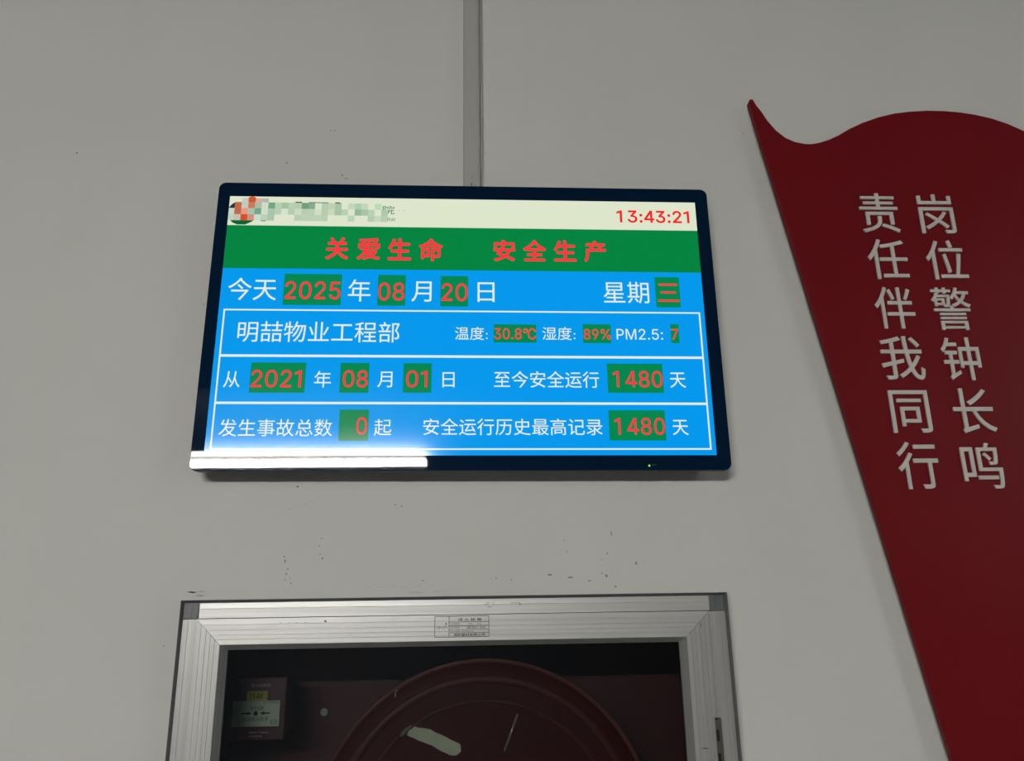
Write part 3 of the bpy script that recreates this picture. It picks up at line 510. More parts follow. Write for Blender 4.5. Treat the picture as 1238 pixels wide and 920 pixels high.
flat('chip_mark', acc, M_SCUFF, tk)['label'] = 'dark chips in the plastic just above the display'

# ------------------------------------------------------------------ wall display
DY = -0.038
disp = empty('wall_display', (0, DY, 1.92), (-0.002689, 0.005683, -0.001179))
# rotation order used for the tilt: Z, then X, then Y
rx, ry, rz = -0.002689, 0.005683, -0.001179
disp.rotation_mode = 'QUATERNION'
disp.rotation_quaternion = (Matrix.Rotation(rz, 3, 'Z') @ Matrix.Rotation(rx, 3, 'X') @ Matrix.Rotation(ry, 3, 'Y')).to_quaternion()
tag(disp, 'wide black-framed wall display showing a blue and green safety counter in Chinese', 'display')
OX0, OX1, OZ0, OZ1 = -.3668, .3688, -.2172, .2196
prism('glass_bezel', rounded_rect(OX0, OX1, OZ0, OZ1, .0105), .0003, .004, M_GLASSBLACK, disp, bev=.0008)
prism('rim', rounded_rect(OX0 + .0006, OX1 - .0006, OZ0 + .0006, OZ1 - .0006, .010), .004, .0135, M_RIM, disp)
prism('rear_housing', rounded_rect(-.31, .31, -.155, .16, .012), .0135, .031, M_REAR, disp, bev=.0)
box('wall_bracket', -.10, .10, .031, .0372, -.10, .10, M_RIM, disp)
SX, SZ = .349, .1963
scr = mesh_obj('screen', [(-SX, 0, -SZ), (SX, 0, -SZ), (SX, 0, SZ), (-SX, 0, SZ)], [(0, 1, 2, 3)], L_BLUE, disp)
scr['label'] = 'lit bright blue screen'


def panel(name, x0, x1, z0, z1, y, material, parent=scr):
    a = ([], [])
    quad_into(a, x0, x1, z0, z1, y)
    return flat(name, a, material, parent)


panel('title_band', -SX, SX, .1486, SZ, -.0002, L_CREAM)['label'] = 'cream strip with the clock along the screen top'
panel('heading_band', -SX, SX, .0796, .1486, -.0002, L_GREEN)['label'] = 'green band with the red heading'
# white table rules
a = ([], [])
BX0, BX1, BZ0, BZ1, lw = -.3408, .3413, -.1876, .0150, .0011
quad_into(a, BX0 - lw, BX1 + lw, BZ1 - lw, BZ1 + lw, -.0004)
quad_into(a, BX0 - lw, BX1 + lw, BZ0 - lw, BZ0 + lw, -.0004)
quad_into(a, BX0 - lw, BX0 + lw, BZ0, BZ1, -.00041)
quad_into(a, BX1 - lw, BX1 + lw, BZ0, BZ1, -.00041)
quad_into(a, BX0, BX1, -.0540 - .0018, -.0540 + .0018, -.00042)
quad_into(a, BX0, BX1, -.1226 - .0017, -.1226 + .0017, -.00042)
flat('table_rules', a, L_WHITE, scr)['label'] = 'thin white rules of the table'
FIELDS = [
    (-260.10, -178.00, 22.72, 71.38),
    (-126.01, -86.11, 22.78, 70.89),
    (-35.55, 4.29, 22.38, 70.13),
    (278.72, 314.84, 23.56, 71.69),
    (41.19, 102.25, -32.50, -4.69),
    (169.36, 209.84, -32.55, -3.71),
    (296.91, 309.00, -31.87, -2.89),
    (-296.46, -221.01, -107.91, -64.08),
    (-173.15, -133.25, -107.73, -64.19),
    (-85.50, -46.34, -107.49, -64.14),
    (201.69, 281.16, -106.75, -63.44),
    (-171.07, -131.19, -175.87, -131.97),
    (200.71, 280.05, -175.57, -132.24),
]
for x0, x1, z0, z1 in FIELDS:
    panel('data_field', x0 / 1000, x1 / 1000, z0 / 1000, z1 / 1000, -.0004, L_FIELD)
TEXTS = [
    ('今天', -338.33, -270.02, 29.51, 64.24, 'w', 0),
    ('2025', -257.91, -179.04, 31.67, 59.40, 'r', 0),
    ('年', -168.11, -136.12, 28.92, 63.34, 'w', 0),
    ('08', -124.92, -87.60, 30.86, 58.71, 'r', 0),
    ('月', -77.25, -48.48, 29.31, 60.98, 'w', 0),
    ('20', -33.96, 3.53, 30.63, 58.45, 'r', 0),
    ('日', 18.11, 42.55, 29.74, 60.48, 'w', 0),
    ('星期', 201.85, 269.04, 29.43, 63.35, 'w', 0),
    ('三', 282.12, 313.46, 32.45, 60.92, 'r', 0),
    ('明喆物业工程部', -319.24, -92.73, -33.67, -2.43, 'w', 0),
    ('温度:', -14.08, 32.44, -28.86, -9.08, 'w', 0),
    ('30.8℃', 41.91, 101.80, -27.60, -10.67, 'r', 0),
    ('湿度:', 110.81, 158.31, -28.22, -8.45, 'w', 0),
    ('89%', 170.33, 209.58, -27.37, -10.99, 'r', 0),
    ('PM2.5:', 218.06, 285.30, -26.99, -10.56, 'w', 0),
    ('7', 297.52, 307.86, -26.67, -10.21, 'r', 0),
    ('从', -332.45, -309.93, -100.59, -77.09, 'w', 0),
    ('2021', -294.91, -226.39, -100.40, -75.02, 'r', 0),
    ('年', -208.49, -185.29, -100.20, -76.20, 'w', 0),
    ('08', -168.82, -134.76, -99.94, -75.04, 'r', 0),
    ('月', -121.32, -100.60, -99.81, -76.81, 'w', 0),
    ('01', -81.35, -52.23, -99.67, -75.04, 'r', 0),
    ('日', -30.85, -14.03, -99.53, -77.42, 'w', 0),
    ('至今安全运行', 41.35, 189.77, -99.70, -75.26, 'w', 0),
    ('1480', 209.74, 280.13, -98.81, -74.22, 'r', 0),
    ('天', 290.66, 313.49, -99.12, -76.58, 'w', 0),
    ('发生事故总数', -332.48, -180.01, -169.87, -145.63, 'w', 0),
    ('0', -147.66, -132.92, -167.42, -142.91, 'r', 0),
    ('起', -123.36, -99.67, -168.92, -145.34, 'w', 0),
    ('安全运行历史最高记录', -56.37, 191.51, -168.08, -144.30, 'w', 0),
    ('1480', 208.63, 279.01, -167.57, -143.13, 'r', 0),
    ('天', 289.72, 311.89, -167.91, -146.17, 'w', 0),
    ('关', -203.82, -170.84, 94.66, 130.58, 'r', 1),
    ('爱', -158.32, -124.97, 94.79, 129.84, 'r', 1),
    ('生', -113.13, -79.44, 94.52, 129.76, 'r', 1),
    ('命', -68.02, -33.26, 93.85, 130.36, 'r', 1),
    ('安', 41.23, 73.64, 94.68, 129.33, 'r', 1),
    ('全', 84.79, 119.32, 95.20, 129.91, 'r', 1),
    ('生', 130.83, 164.18, 95.31, 129.69, 'r', 1),
    ('产', 175.93, 208.44, 95.02, 129.45, 'r', 1),
    ('13:43:21', 227.25, 338.31, 160.44, 181.58, 'c', 1),
    ('院', -123.44, -105.83, 169.23, 183.46, 'g', 0),
    ('ital', -115.80, -104.07, 158.17, 164.34, 'g', 0),
]
INK = {'w': L_WHITE, 'r': L_RED, 'c': L_CLOCK, 'g': L_DKGREEN}
for s, x0, x1, z0, z1, c, b in TEXTS:
    bold = {0: 0.0, 1: 0.022}[b]
    if b == 0 and c == 'r': bold = 0.003
    if c == 'c': bold = 0.016
    lettering('lettering', s, x0 / 1000, x1 / 1000, z0 / 1000, z1 / 1000, -.0007, INK[c], scr, bold)
# blurred logo and name at the left of the title band: coloured blocks
CELLS = {
 0: {2: (196, 202, 190), 3: (205, 86, 45), 4: (217, 171, 155), 5: (176, 184, 170)},
 1: {1: (187, 108, 76), 2: (197, 202, 181), 3: (204, 122, 96), 4: (169, 189, 160), 5: (208, 220, 197), 6: (116, 165, 131), 7: (181, 207, 176), 8: (165, 191, 160), 9: (184, 205, 172), 10: (181, 204, 170), 11: (111, 159, 122), 12: (133, 169, 140), 13: (216, 230, 200), 14: (180, 204, 175), 15: (192, 207, 176), 16: (168, 196, 165), 18: (197, 214, 184), 19: (169, 205, 176), 20: (194, 213, 181), 22: (188, 216, 186)},
 2: {0: (203, 214, 200), 1: (192, 106, 74), 2: (236, 149, 128), 3: (165, 195, 171), 4: (116, 165, 138), 5: (208, 220, 200), 6: (168, 196, 170), 7: (181, 207, 181), 8: (213, 226, 204), 9: (181, 204, 176), 10: (201, 219, 192), 11: (184, 206, 176), 12: (186, 207, 178), 13: (208, 222, 192), 14: (184, 204, 172), 15: (200, 216, 184), 16: (165, 194, 162), 17: (181, 207, 176), 19: (146, 184, 152), 20: (165, 197, 165), 21: (184, 208, 176), 23: (176, 200, 172)},
 3: {0: (192, 208, 192), 1: (197, 191, 174), 2: (208, 80, 42), 3: (207, 144, 122), 4: (200, 220, 200), 5: (188, 207, 181), 6: (168, 196, 170), 10: (184, 205, 178), 11: (186, 207, 180), 12: (186, 207, 180), 13: (188, 208, 180), 14: (184, 205, 178), 18: (184, 212, 181), 21: (181, 204, 174), 22: (197, 216, 186), 23: (184, 204, 176)},
}
cx0, cw, cz0, ch = -.3516 + .0012, (.3516 - .1168) / 24, .1964, .0401 / 4
mats, VV, FF, MI = {}, [], [], []
logo_mesh = bpy.data.meshes.new('blurred_logo')


def logo_poly(pts, rgb, y=-.0006):
    if rgb not in mats:
        mats[rgb] = len(mats)
        logo_mesh.materials.append(lcd('lcd_logo_block', rgb))
    k = len(VV)
    VV.extend((x, y, z) for x, z in pts)
    FF.append(tuple(range(k, k + len(pts))))
    MI.append(mats[rgb])


for rr, row in CELLS.items():
    for cc, rgb in row.items():
        xa, zb = cx0 + cc * cw, cz0 - rr * ch
        xa2, za = xa + cw, zb - ch
        xa = max(xa, -.3488)
        if (rr, cc) == (0, 3):
            pts = [(xa, za)] + [(xa + cw / 2 - cw * .72 * math.cos(t * math.pi / 8), za + ch * .95 * math.sin(t * math.pi / 8) ** .6) for t in range(1, 8)] + [(xa2, za)]
        else:
            pts = [(xa, za), (xa2, za), (xa2, zb - (ch * .35 if rr == 0 else 0)), (xa, zb - (ch * .35 if rr == 0 else 0))]
        logo_poly(pts, rgb)
X = lambda c: cx0 + c * cw
Z = lambda r: cz0 - r * ch
logo_poly([(-.3488, Z(2)), (X(1), Z(2)), (X(1), Z(1) - .0005), (X(.6), Z(1.35)), (-.3485, Z(1.85))], (35, 50, 60))
logo_poly([(X(10), Z(1.02)), (X(11), Z(1.02)), (X(11), Z(.84)), (X(10), Z(.84))], (60, 75, 78))
logo_poly([(X(12), Z(1.02)), (X(15), Z(1.02)), (X(15), Z(.86)), (X(12), Z(.86))], (120, 135, 128))
logo_poly([(X(16), Z(1.02)), (X(17), Z(1.02)), (X(16.6), Z(.84)), (X(16), Z(.84))], (60, 75, 78))
logo_poly([(X(.5), Z(4.0)), (X(4), Z(4.0)), (X(3.6), Z(4.3)), (X(2.8), Z(4.7)), (X(1.6), Z(4.7)), (X(.9), Z(4.4))], (0, 98, 48))
logo_poly([(X(5), Z(4.0)), (X(6), Z(4.0)), (X(5.7), Z(4.12)), (X(5.1), Z(4.12))], (0, 110, 60))
for dx in (25.6, 26.4):
    logo_poly([(X(dx), Z(2.1)), (X(dx + .12), Z(2.1)), (X(dx + .12), Z(2.0)), (X(dx), Z(2.0))], (90, 130, 100))
logo_mesh.from_pydata(VV, [], FF)
for p, i in zip(logo_mesh.polygons, MI): p.material_index = i
# the masking blocks sit over part of the last name character
link('blurred_logo', logo_mesh, scr)['label'] = 'orange and green hospital logo and name blurred into square blocks'
for o in [o for o in scr.children if o.name.startswith('blurred_logo')]:
    o.location.y = -.0003
bm = bmesh.new()
bmesh.ops.create_circle(bm, cap_ends=True, radius=.0014, segments=12, matrix=Matrix.Translation((.2538, -.0001, -.2109)) @ Matrix.Rotation(math.pi / 2, 4, 'X'))
bm_obj('power_light', bm, L_LED, disp)['label'] = 'tiny green power light'
panel('indicator_mark', .2575, .2635, -.2104, -.2088, .0001, M_RIM, disp)

# ------------------------------------------------------------------ red flag panel
fl = empty('flag_sign', (0.46, 0, 1.32))
tag(fl, 'big dark red flag-shaped wall panel with white raised Chinese letters', 'sign')
FLAG_TOP = [(0.46, 2.3098), (0.4634, 2.3165), (0.4683, 2.3166), (0.4726, 2.3064), (0.4799, 2.2923), (0.4892, 2.2752), (0.5005, 2.2582), (0.5145, 2.2449), (0.529, 2.2377), (0.5441, 2.2344), (0.5551, 2.2341), (0.5687, 2.2368), (0.5849, 2.2425), (0.6016, 2.2508), (0.6211, 2.2632), (0.6453, 2.2753), (0.6739, 2.2865), (0.7022, 2.2941), (0.7301, 2.2982), (0.7577, 2.3003), (0.785, 2.3002), (0.812, 2.2981), (0.8386, 2.2939), (0.8648, 2.2872), (0.8902, 2.2773), (0.9088, 2.2674)]
full = FLAG_TOP + [(.945, 2.2445), (.99, 2.217), (1.04, 2.195), (1.10, 2.182), (1.17, 2.183), (1.24, 2.20), (1.31, 2.232), (1.36, 2.265),
                   (1.375, 2.262), (1.38, 2.24), (1.36, 1.95), (1.32, 1.6), (1.28, 1.25), (1.25, 1.00), (1.18, .965), (1.10, .945), (1.02, .948), (.94, .965), (.86, .985), (.79, .985), (.73, .96), (.685, .915), (.678, .93), (.6238, 1.3269)]
FY = -0.018
prism('flag_board', [(x - .46, z - 1.32) for x, z in full], FY, -.0095, M_FLAG, fl, bev=.0018, segs=3)
for px_, pz_ in ((.16, .80), (.40, .80), (.70, .80), (.25, .35), (.60, .35), (.45, -.15)):
    box('standoff', px_ - .02, px_ + .02, -.0096, -.0002, pz_ - .02, pz_ + .02, M_LETTER, fl)
LETTERS = [
    ('责', 0.6158, 0.6770, 2.0758, 2.1442),
    ('任', 0.6171, 0.6789, 1.9971, 2.0642),
    ('伴', 0.6162, 0.6763, 1.9165, 1.9841),
    ('我', 0.6128, 0.6768, 1.8365, 1.9043),
    ('同', 0.6147, 0.6729, 1.7568, 1.8204),
    ('行', 0.6131, 0.6721, 1.6754, 1.7436),
    ('岗', 0.7105, 0.7661, 2.0751, 2.1433),
    ('位', 0.7087, 0.7711, 1.9966, 2.0631),
    ('警', 0.7042, 0.7649, 1.9145, 1.9837),
    ('钟', 0.7060, 0.7637, 1.8357, 1.9025),
    ('长', 0.7081, 0.7689, 1.7556, 1.8231),
    ('鸣', 0.7067, 0.7651, 1.6750, 1.7414),
]
for s, x0, x1, z0, z1 in LETTERS:
    lettering('raised_letter', s, x0 - .46, x1 - .46, z0 - 1.32, z1 - 1.32, FY - .0012, M_LETTER, fl, .005, .0024)

# ------------------------------------------------------------------ fire hose cabinet
cab = empty('fire_hose_cabinet', (-.0085, 0, .735))
CX, CZ = -.0085, .735
tag(cab, 'recessed fire hose cabinet with silver aluminium frame and glazed door', 'cabinet')


def member(name, p0, p1, n, prof, mit0, mit1, material, parent):
    """framing bar: outer edge from p0 to p1 in (x, z), n points inwards, prof = (inset, y)"""
    p0, p1, n = Vector(p0), Vector(p1), Vector(n)
    d = (p1 - p0).normalized()
    V = []
    if mit0: p0, p1 = p0 + d * .00025, p1 - d * .00025
    for u, y in prof:
        a = p0 + n * u + d * (u if mit0 else 0)
        V.append((a.x - CX, y, a.y - CZ))
    for u, y in prof:
        a = p1 + n * u - d * (u if mit1 else 0)
        V.append((a.x - CX, y, a.y - CZ))
    k = len(prof)
    F = [(i, (i + 1) % k, k + (i + 1) % k, k + i) for i in range(k)] + [tuple(range(k)), tuple(range(k, 2 * k))]
    return mesh_obj(name, V, F, material, parent)


AX0, AX1, AZ0, AZ1 = -.3665, .3495, .735, 1.5388      # outer frame
B = .0235                                             # corner block size
lipw = .0042
fprof_of = lambda WB: [(lipw, -.0005), (lipw, -.0198), (.0110, -.0202), (.0113, -.0198), (.0116, -.0202), (WB, -.0202), (WB, -.0005)]
lprof = [(0, -.0005), (0, -.0225), (.0005, -.0228), (.0036, -.0165), (lipw, -.0165), (lipw, -.0005)]
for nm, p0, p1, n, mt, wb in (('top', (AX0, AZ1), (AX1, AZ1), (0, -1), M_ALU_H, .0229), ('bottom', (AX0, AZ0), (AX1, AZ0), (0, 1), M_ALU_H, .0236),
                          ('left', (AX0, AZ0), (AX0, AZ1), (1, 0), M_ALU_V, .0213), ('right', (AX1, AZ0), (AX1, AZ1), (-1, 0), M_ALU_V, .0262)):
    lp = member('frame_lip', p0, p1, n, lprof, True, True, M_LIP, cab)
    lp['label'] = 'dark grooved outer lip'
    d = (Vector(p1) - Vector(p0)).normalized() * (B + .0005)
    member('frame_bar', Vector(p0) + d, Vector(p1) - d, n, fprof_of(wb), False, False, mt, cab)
for x0, z0 in ((AX0 + lipw, AZ1 - B - .0003), (AX1 - B - .0015, AZ1 - B - .0003), (AX0 + lipw, AZ0 + lipw), (AX1 - B, AZ0 + lipw)):
    cb = box('corner_block', x0 - CX, x0 - CX + B - lipw, -.0212, -.001, z0 - CZ, z0 - CZ + B - lipw, M_BLOCK, cab, bev=.0009)
    cb['label'] = 'dark grey plastic corner block'

door = empty('door', (0, 0, 0), parent=cab)
DX0, DX1, DZ0, DZ1 = -.3445, .3226, .759, 1.5153
dprof = [(.0002, -.002), (.0002, -.0228), (.0005, -.0235), (.0072, -.0236), (.0074, -.0231), (.0077, -.0231), (.0079, -.0238), (.0140, -.0238),
         (.0142, -.0232), (.0145, -.0232), (.0147, -.0240), (.0200, -.0240), (.0202, -.0234), (.0205, -.0234), (.0207, -.0240),
         (.0255, -.0240), (.0257, -.0235), (.0260, -.0235), (.0262, -.0240), (.0322, -.0240), (.0327, -.0236), (.0388, -.0080), (.0388, -.002)]
for p0, p1, n, mt, nm in (((DX0, DZ1), (DX1, DZ1), (0, -1), M_ALU_H, 'door_rail'), ((DX0, DZ0), (DX1, DZ0), (0, 1), M_ALU_H, 'door_rail'),
                          ((DX0, DZ0), (DX0, DZ1), (1, 0), M_ALU_V, 'door_stile'), ((DX1, DZ0), (DX1, DZ1), (-1, 0), M_ALU_V, 'door_stile')):
    member(nm, p0, p1, n, dprof, True, True, mt, door)
box('glass_pane', DX0 + .035 - CX, DX1 - .035 - CX, -.0075, -.0045, DZ0 + .035 - CZ, DZ1 - .035 - CZ, M_GLASS, door)['label'] = 'clear glass pane'
# printed rating plate on the top rail
PX0, PX1, PZ0, PZ1, PY = -.0391, .0310, 1.4876, 1.5133, -.0243
a = ([], [])
lw = .00035
for zz in (PZ0, PZ1):
    quad_into(a, PX0 - CX, PX1 - CX, zz - lw - CZ, zz + lw - CZ, PY)
for xx in (PX0, PX1, PX0 + .0185):
    quad_into(a, xx - lw - CX, xx + lw - CX, PZ0 - CZ, PZ1 - CZ, PY)
rows = [PZ1 - .0072, PZ1 - .0117, PZ1 - .0165, PZ1 - .0206]
for zz in rows:
    quad_into(a, PX0 + .0185 - CX, PX1 - CX, zz - lw * .8 - CZ, zz + lw * .8 - CZ, PY)


def pt(s, u0, u1, z0, z1, bold=0.0):
    text_into(a, s, PX0 + u0 - CX, PX0 + u1 - CX, z0 - CZ, z1 - CZ, PY, bold)


pt('消 火 栓 箱', .030, .0605, PZ1 - .0060, PZ1 - .0022, .012)
pt('公称型号', .0200, .0320, PZ1 - .0108, PZ1 - .0084)
pt('SG    AA', .0440, .0600, PZ1 - .0106, PZ1 - .0086)
pt('执行标准', .0200, .0320, PZ1 - .0156, PZ1 - .0130)
pt('GB14561-2003', .0415, .0660, PZ1 - .0156, PZ1 - .0126, .01)
pt('生产日期', .0200, .0320, PZ1 - .0200, PZ1 - .0176)
pt('2008.06', .0350, .0500, PZ1 - .0198, PZ1 - .0178)
pt('消防器材有限公司', .0240, .0650, PZ0 + .0008, PZ0 + .0044, .018)
# little emblem of two arches and a star
for ux, w0 in ((.0055, .0040), (.0130, .0044)):
    prev = None
    for i in range(9):
        t = math.pi * i / 8
        x = PX0 + ux - w0 * math.cos(t)
        z = PZ0 + .0085 + .0048 * math.sin(t)
        if prev:
            k = len(a[0])
            a[0].extend([(prev[0] - CX, PY, prev[1] - CZ), (x - CX, PY, z - CZ), (x - CX, PY, z - .0008 - CZ), (prev[0] - CX, PY, prev[1] - .0008 - CZ)])
            a[1].append((k, k + 1, k + 2, k + 3))
        prev = (x, z)
for sx, sz, r in ((PX0 + .0145, PZ0 + .0165, .0017), (PX0 + .0055, PZ0 + .0105, .0014), (PX0 + .0125, PZ0 + .0102, .0011)):
    k = len(a[0])
    for i in range(8):
        rr = r if i % 2 == 0 else r * .4
        a[0].append((sx - CX + rr * math.cos(i * math.pi / 4), PY, sz - CZ + rr * math.sin(i * math.pi / 4)))
    a[1].append(tuple(range(k, k + 8)))
flat('rating_plate_print', a, M_INK, door)['label'] = 'small printed black rating table on the top rail'
# scratches on the metal
a = ([], [])
for x, z, wd, ht in ((-.1797, 1.5098, .004, .0035), (-.2367, 1.5090, .0025, .0008), (-.2261, 1.5089, .002, .0008), (-.205, 1.5087, .003, .0008), (-.2166, 1.5088, .003, .0008), (-.125, 1.5075, .001, .0008), (.3100, 1.4972, .0012, .006)):
    blob(a, x - CX, z - CZ, wd, ht, -.0245)
for i in range(9):
    blob(a, .015 + random.random() * .06 - CX, 1.5285 + random.triangular(-.004, .003, .001) - CZ, random.uniform(.003, .010), .0006, -.0206)
blob(a, .0235 - CX + .28, 1.3480 - CZ, .012, .0012, -.0245)
tag(flat('scratches', a, M_INK, cab), 'dark scratches and rubbed marks on the aluminium', kind='stuff')
# latch at the right edge
lt = box('latch', .3178 - CX, .3256 - CX, -.0275, -.0236, 1.235 - CZ, 1.3838 - CZ, M_LATCH, door, bev=.0006)
lt['label'] = 'dull dark metal latch strip'
box('latch_slot', .3180 - CX, .3216 - CX, -.0282, -.0274, 1.3562 - CZ, 1.3700 - CZ, M_BLACKP, door)
box('latch_slot', .3180 - CX, .3216 - CX, -.0282, -.0274, 1.3180 - CZ, 1.3425 - CZ, M_BLACKP, door)
box('latch_slot', .3178 - CX, .3210 - CX, -.0282, -.0274, 1.3815 - CZ, 1.3838 - CZ, M_BLACKP, door)
# steel box in the wall
IX0, IX1, IZ0, IZ1, IY = -.345, .330, .758, 1.518, .180
t = .0015
bm = bmesh.new()
box_bm(bm, IX0 - CX, IX0 + t - CX, .0012, IY, IZ0 - CZ, IZ1 - CZ)
box_bm(bm, IX1 - t - CX, IX1 - CX, .0012, IY, IZ0 - CZ, IZ1 - CZ)
box_bm(bm, IX0 + t - CX, IX1 - t - CX, .0012, IY, IZ0 - CZ, IZ0 + t - CZ)
box_bm(bm, IX0 + t - CX, IX1 - t - CX, .0012, IY, IZ1 - t - CZ, IZ1 - CZ)
bm_obj('cabinet_box', bm, M_CABRED, cab)
box('back_panel', IX0 - CX, IX1 - CX, IY, IY + t, IZ0 - CZ, IZ1 - CZ, M_CABRED, cab)['label'] = 'dark red inner back panel'
bm = bmesh.new()
bmesh.ops.create_uvsphere(bm, u_segments=16, v_segments=8, radius=.0056, matrix=Matrix.Translation((-.2091 - CX, IY - .0005, 1.385 - CZ)) @ Matrix.Diagonal((1, .5, 1, 1)))
bm_obj('bolt_head', bm, M_CPWHITE, cab, smooth=True)['label'] = 'pale round bolt head'

# ------------------------------------------------------------------ hose reel
RX, RZ, RR, RYF = .0263, 1.2300, .2290, .060
reel = empty('hose_reel', (RX, RYF, RZ))
tag(reel, 'large round dark red hose reel behind the cabinet glass', 'hose reel')


def lathe(name, prof, material, parent, seg=128):
    V, F = [], []
    k = len(prof)
    for i in range(seg):
        t = 2 * math.pi * i / seg
        for r, y in prof:
            V.append((r * math.cos(t), y, r * math.sin(t)))
    for i in range(seg):
        j = (i + 1) % seg
        for n in range(k - 1):
            F.append((i * k + n, j * k + n, j * k + n + 1, i * k + n + 1))
    return mesh_obj(name, V, F, material, parent, smooth=True)


rimp = [(RR - .006, .002), (RR - .0045, 0), (RR - .003, -.002), (RR - .0015, -.002), (RR, 0), (RR, .003), (RR - .0015, .005), (RR - .006, .004)]
lathe('front_disc', [(.0005, 0), (.160, 0), (.163, 0), (.168, 0), (.196, 0), (RR - .006, .001), (RR - .005, .003), (.0005, .003)], M_REEL, reel)
lathe('rolled_rim', rimp + [rimp[0]], M_RIMRED, reel)['label'] = 'rolled disc edge, fine highlight painted into its colour'
lathe('ridge', [(.1955, .0005), (.1975, -.0025), (.2055, -.0025), (.2080, .0005)], M_REEL2, reel)['label'] = 'raised circular ridge'
lathe('ridge', [(.1710, .0005), (.1725, -.0018), (.1755, -.0018), (.1770, .0005)], M_REEL2, reel)
lathe('hub', [(.0005, -.012), (.035, -.012), (.04, -.008), (.04, 0)], M_REEL2, reel, 48)
lathe('rear_disc', [(.0005, .085), (RR, .085), (RR, .088), (.0005, .088)], M_REEL, reel)
lathe('hose_coil', [(.04, .004)] + [(.15 + .012 * abs(math.sin(i * math.pi / 6)), .006 + i * .078 / 36) for i in range(37)] + [(.04, .084)], M_BLACKP, reel)
lathe('axle', [(.012, .086), (.012, .1195)], M_LATCH, reel, 24)
PAPER = [(-0.078, 1.3634), (-0.075, 1.3713), (-0.0708, 1.3772), (-0.0675, 1.3735), (-0.0632, 1.372), (-0.0557, 1.3713), (-0.047, 1.3697), (-0.0406, 1.3656), (-0.0341, 1.3634), (-0.0266, 1.3599), (-0.019, 1.3557), (-0.0115, 1.3528), (-0.0066, 1.3499), (-0.0057, 1.342), (-0.0093, 1.3381), (-0.0147, 1.3363), (-0.0211, 1.3374), (-0.0264, 1.3401), (-0.0318, 1.3422), (-0.0382, 1.3457), (-0.0447, 1.3498), (-0.0511, 1.3519), (-0.0575, 1.3546), (-0.0629, 1.3561), (-0.0683, 1.3592), (-0.0737, 1.3609)]
bm = bmesh.new()
pv = [bm.verts.new((x - RX, -.0012, z - RZ)) for x, z in PAPER]
f = bm.faces.new(pv)
r = bmesh.ops.extrude_face_region(bm, geom=[f])
for v in [g for g in r['geom'] if isinstance(g, bmesh.types.BMVert)]:
    v.co.y = -.0004
bm_obj('torn_sticker', bm, M_PAPER, reel)['label'] = 'torn pale green paper sticker'
CURL = [(-0.0876, 1.3616), (-0.0856, 1.3675), (-0.0803, 1.3724), (-0.0718, 1.3762), (-0.0739, 1.3723), (-0.0792, 1.3684), (-0.0833, 1.3625)]
bm = bmesh.new()
top = [bm.verts.new((x - RX, -.004 - .003 * math.sin(i), z - RZ)) for i, (x, z) in enumerate(CURL)]
bm.faces.new(top)
r = bmesh.ops.extrude_face_region(bm, geom=bm.faces[:])
for v in [g for g in r['geom'] if isinstance(g, bmesh.types.BMVert)]:
    v.co.y += .0008
bm_obj('sticker_curl', bm, M_GLINT, reel)['label'] = 'shiny curled end of the torn sticker'


def bar(name, p0, p1, rad, material, parent):
    p0, p1 = Vector(p0), Vector(p1)
    bm = bmesh.new()
    d = p1 - p0
    mtx = Matrix.Translation((p0 + p1) / 2) @ d.to_track_quat('Z', 'Y').to_matrix().to_4x4()
    bmesh.ops.create_cone(bm, cap_ends=True, segments=12, radius1=rad * 1.2, radius2=rad, depth=d.length, matrix=mtx)
    return bm_obj(name, bm, material, parent, smooth=True)


bar('rib_highlight', (.0524 - RX, -.0015, 1.3406 - RZ), (.071 - RX, -.0015, 1.3866 - RZ), .0013, M_GLINT, reel)['label'] = 'thin raised rib, its highlight put into a pale metal colour'  # raised rib; its specular highlight is put into the pale colour
a = ([], [])
blob(a, -.0933 - RX, 1.4200 - RZ, .003, .006, -.0008)
blob(a, -.0948 - RX, 1.4140 - RZ, .002, .008, -.0008)
blob(a, .0014 - RX, 1.4337 - RZ, .005, .004, -.0008)
tag(flat('paint_chips', a, M_WHITEINK, reel), 'small pale paint chips', kind='stuff')

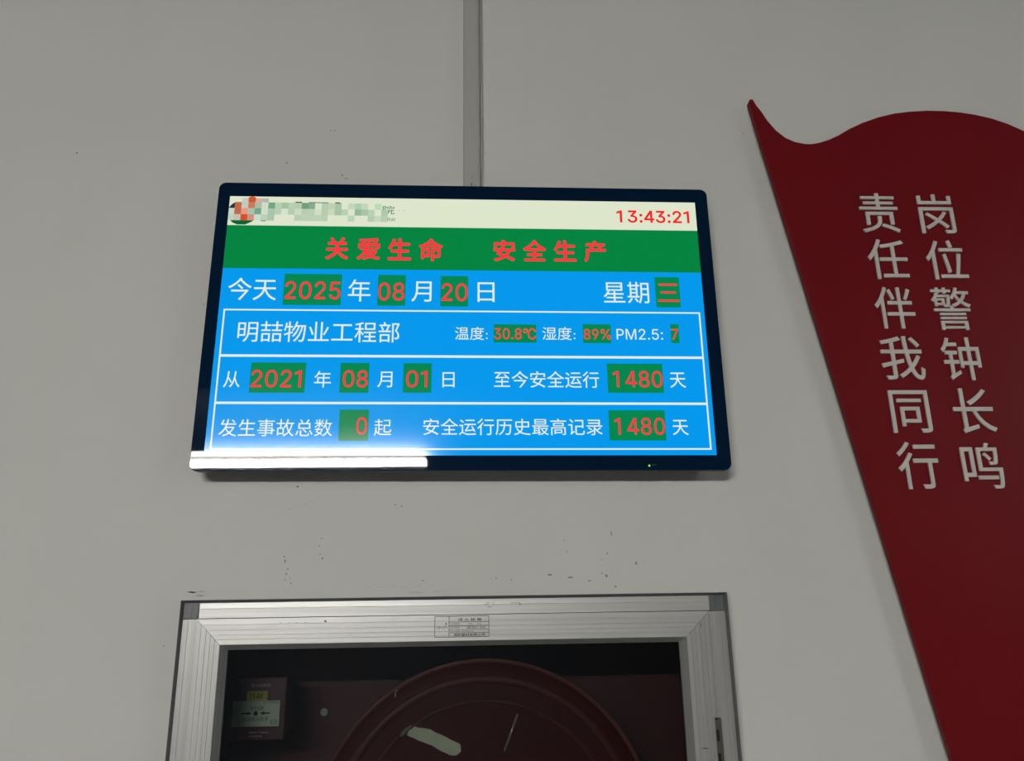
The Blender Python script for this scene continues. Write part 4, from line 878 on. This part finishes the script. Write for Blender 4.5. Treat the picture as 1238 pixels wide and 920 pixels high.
# ------------------------------------------------------------------ alarm call point
cp = empty('call_point', (-.2865, .08, 1.3585))
tag(cp, 'square red alarm button box with pale green plate, dim behind the cabinet glass', 'alarm button')
W2, HT = .0415, .081
box('button_housing', -W2, W2, 0, .030, 0, HT, M_CPRED, cp, bev=.002)
box('mounting_box', -.034, .034, .030, IY - .0805, .006, .075, M_BLACKP, cp)
py = -.0012
box('press_plate', -.0302, .0333, py, .0005, .0178, .0505, M_CPWHITE, cp, bev=.0004)['label'] = 'pale green press plate'
box('number_sticker', -.0123, .0155, -.0006, .0004, .0507, .0630, M_YELLOW, cp)['label'] = 'small yellow number sticker'
a = ([], [])
text_into(a, '114#', -.0085, .0095, .0530, .0600, -.0009, .004)
text_into(a, '按下报警', -.006, .012, .0385, .0435, py - .0003)
text_into(a, '启动消火栓泵', -.016, .019, .0245, .0300, py - .0003)
text_into(a, '消火栓按钮', .011, .031, .0470, .0495, py - .0003)
for sg in (-1, 1):
    quad_into(a, *sorted((.0015 + sg * .0105, .0015 + sg * .019)), .0337, .0355, py - .0003)
    k = len(a[0])
    a[0].extend([(.0015 + sg * .0055, py - .0003, .0346), (.0015 + sg * .0115, py - .0003, .0372), (.0015 + sg * .0115, py - .0003, .0320)])
    a[1].append((k, k + 1, k + 2))
k = len(a[0])
a[0].extend([(.0015 + .003 * math.cos(i * math.pi / 8), py - .0003, .0346 + .003 * math.sin(i * math.pi / 8)) for i in range(16)])
a[1].append(tuple(range(k, k + 16)))
for i in range(24):                                    # certification ring
    t0, t1 = 2 * math.pi * i / 24, 2 * math.pi * (i + 1) / 24
    k = len(a[0])
    q = lambda t, s: (.0262 + .0050 * s * math.cos(t), py - .0003, .0232 + .0034 * s * math.sin(t))
    a[0].extend([q(t0, 1), q(t1, 1), q(t1, .85), q(t0, .85)])
    a[1].append((k, k + 1, k + 2, k + 3))
text_into(a, 'CCC', .0230, .0294, .0218, .0246, py - .0003, .01)
flat('plate_print', a, M_INK, cp)['label'] = 'black arrows, dot and small lettering'
a = ([], [])
text_into(a, '消火栓按钮', -.008, .019, .0680, .0725, -.0004)
text_into(a, '请按下按钮', -.006, .019, .0090, .0115, -.0004)
text_into(a, '火灾报警', -.006, .012, .0045, .0070, -.0004)
tag(flat('housing_print', a, M_WHITEINK, cp), 'small faint white lettering', kind='stuff')
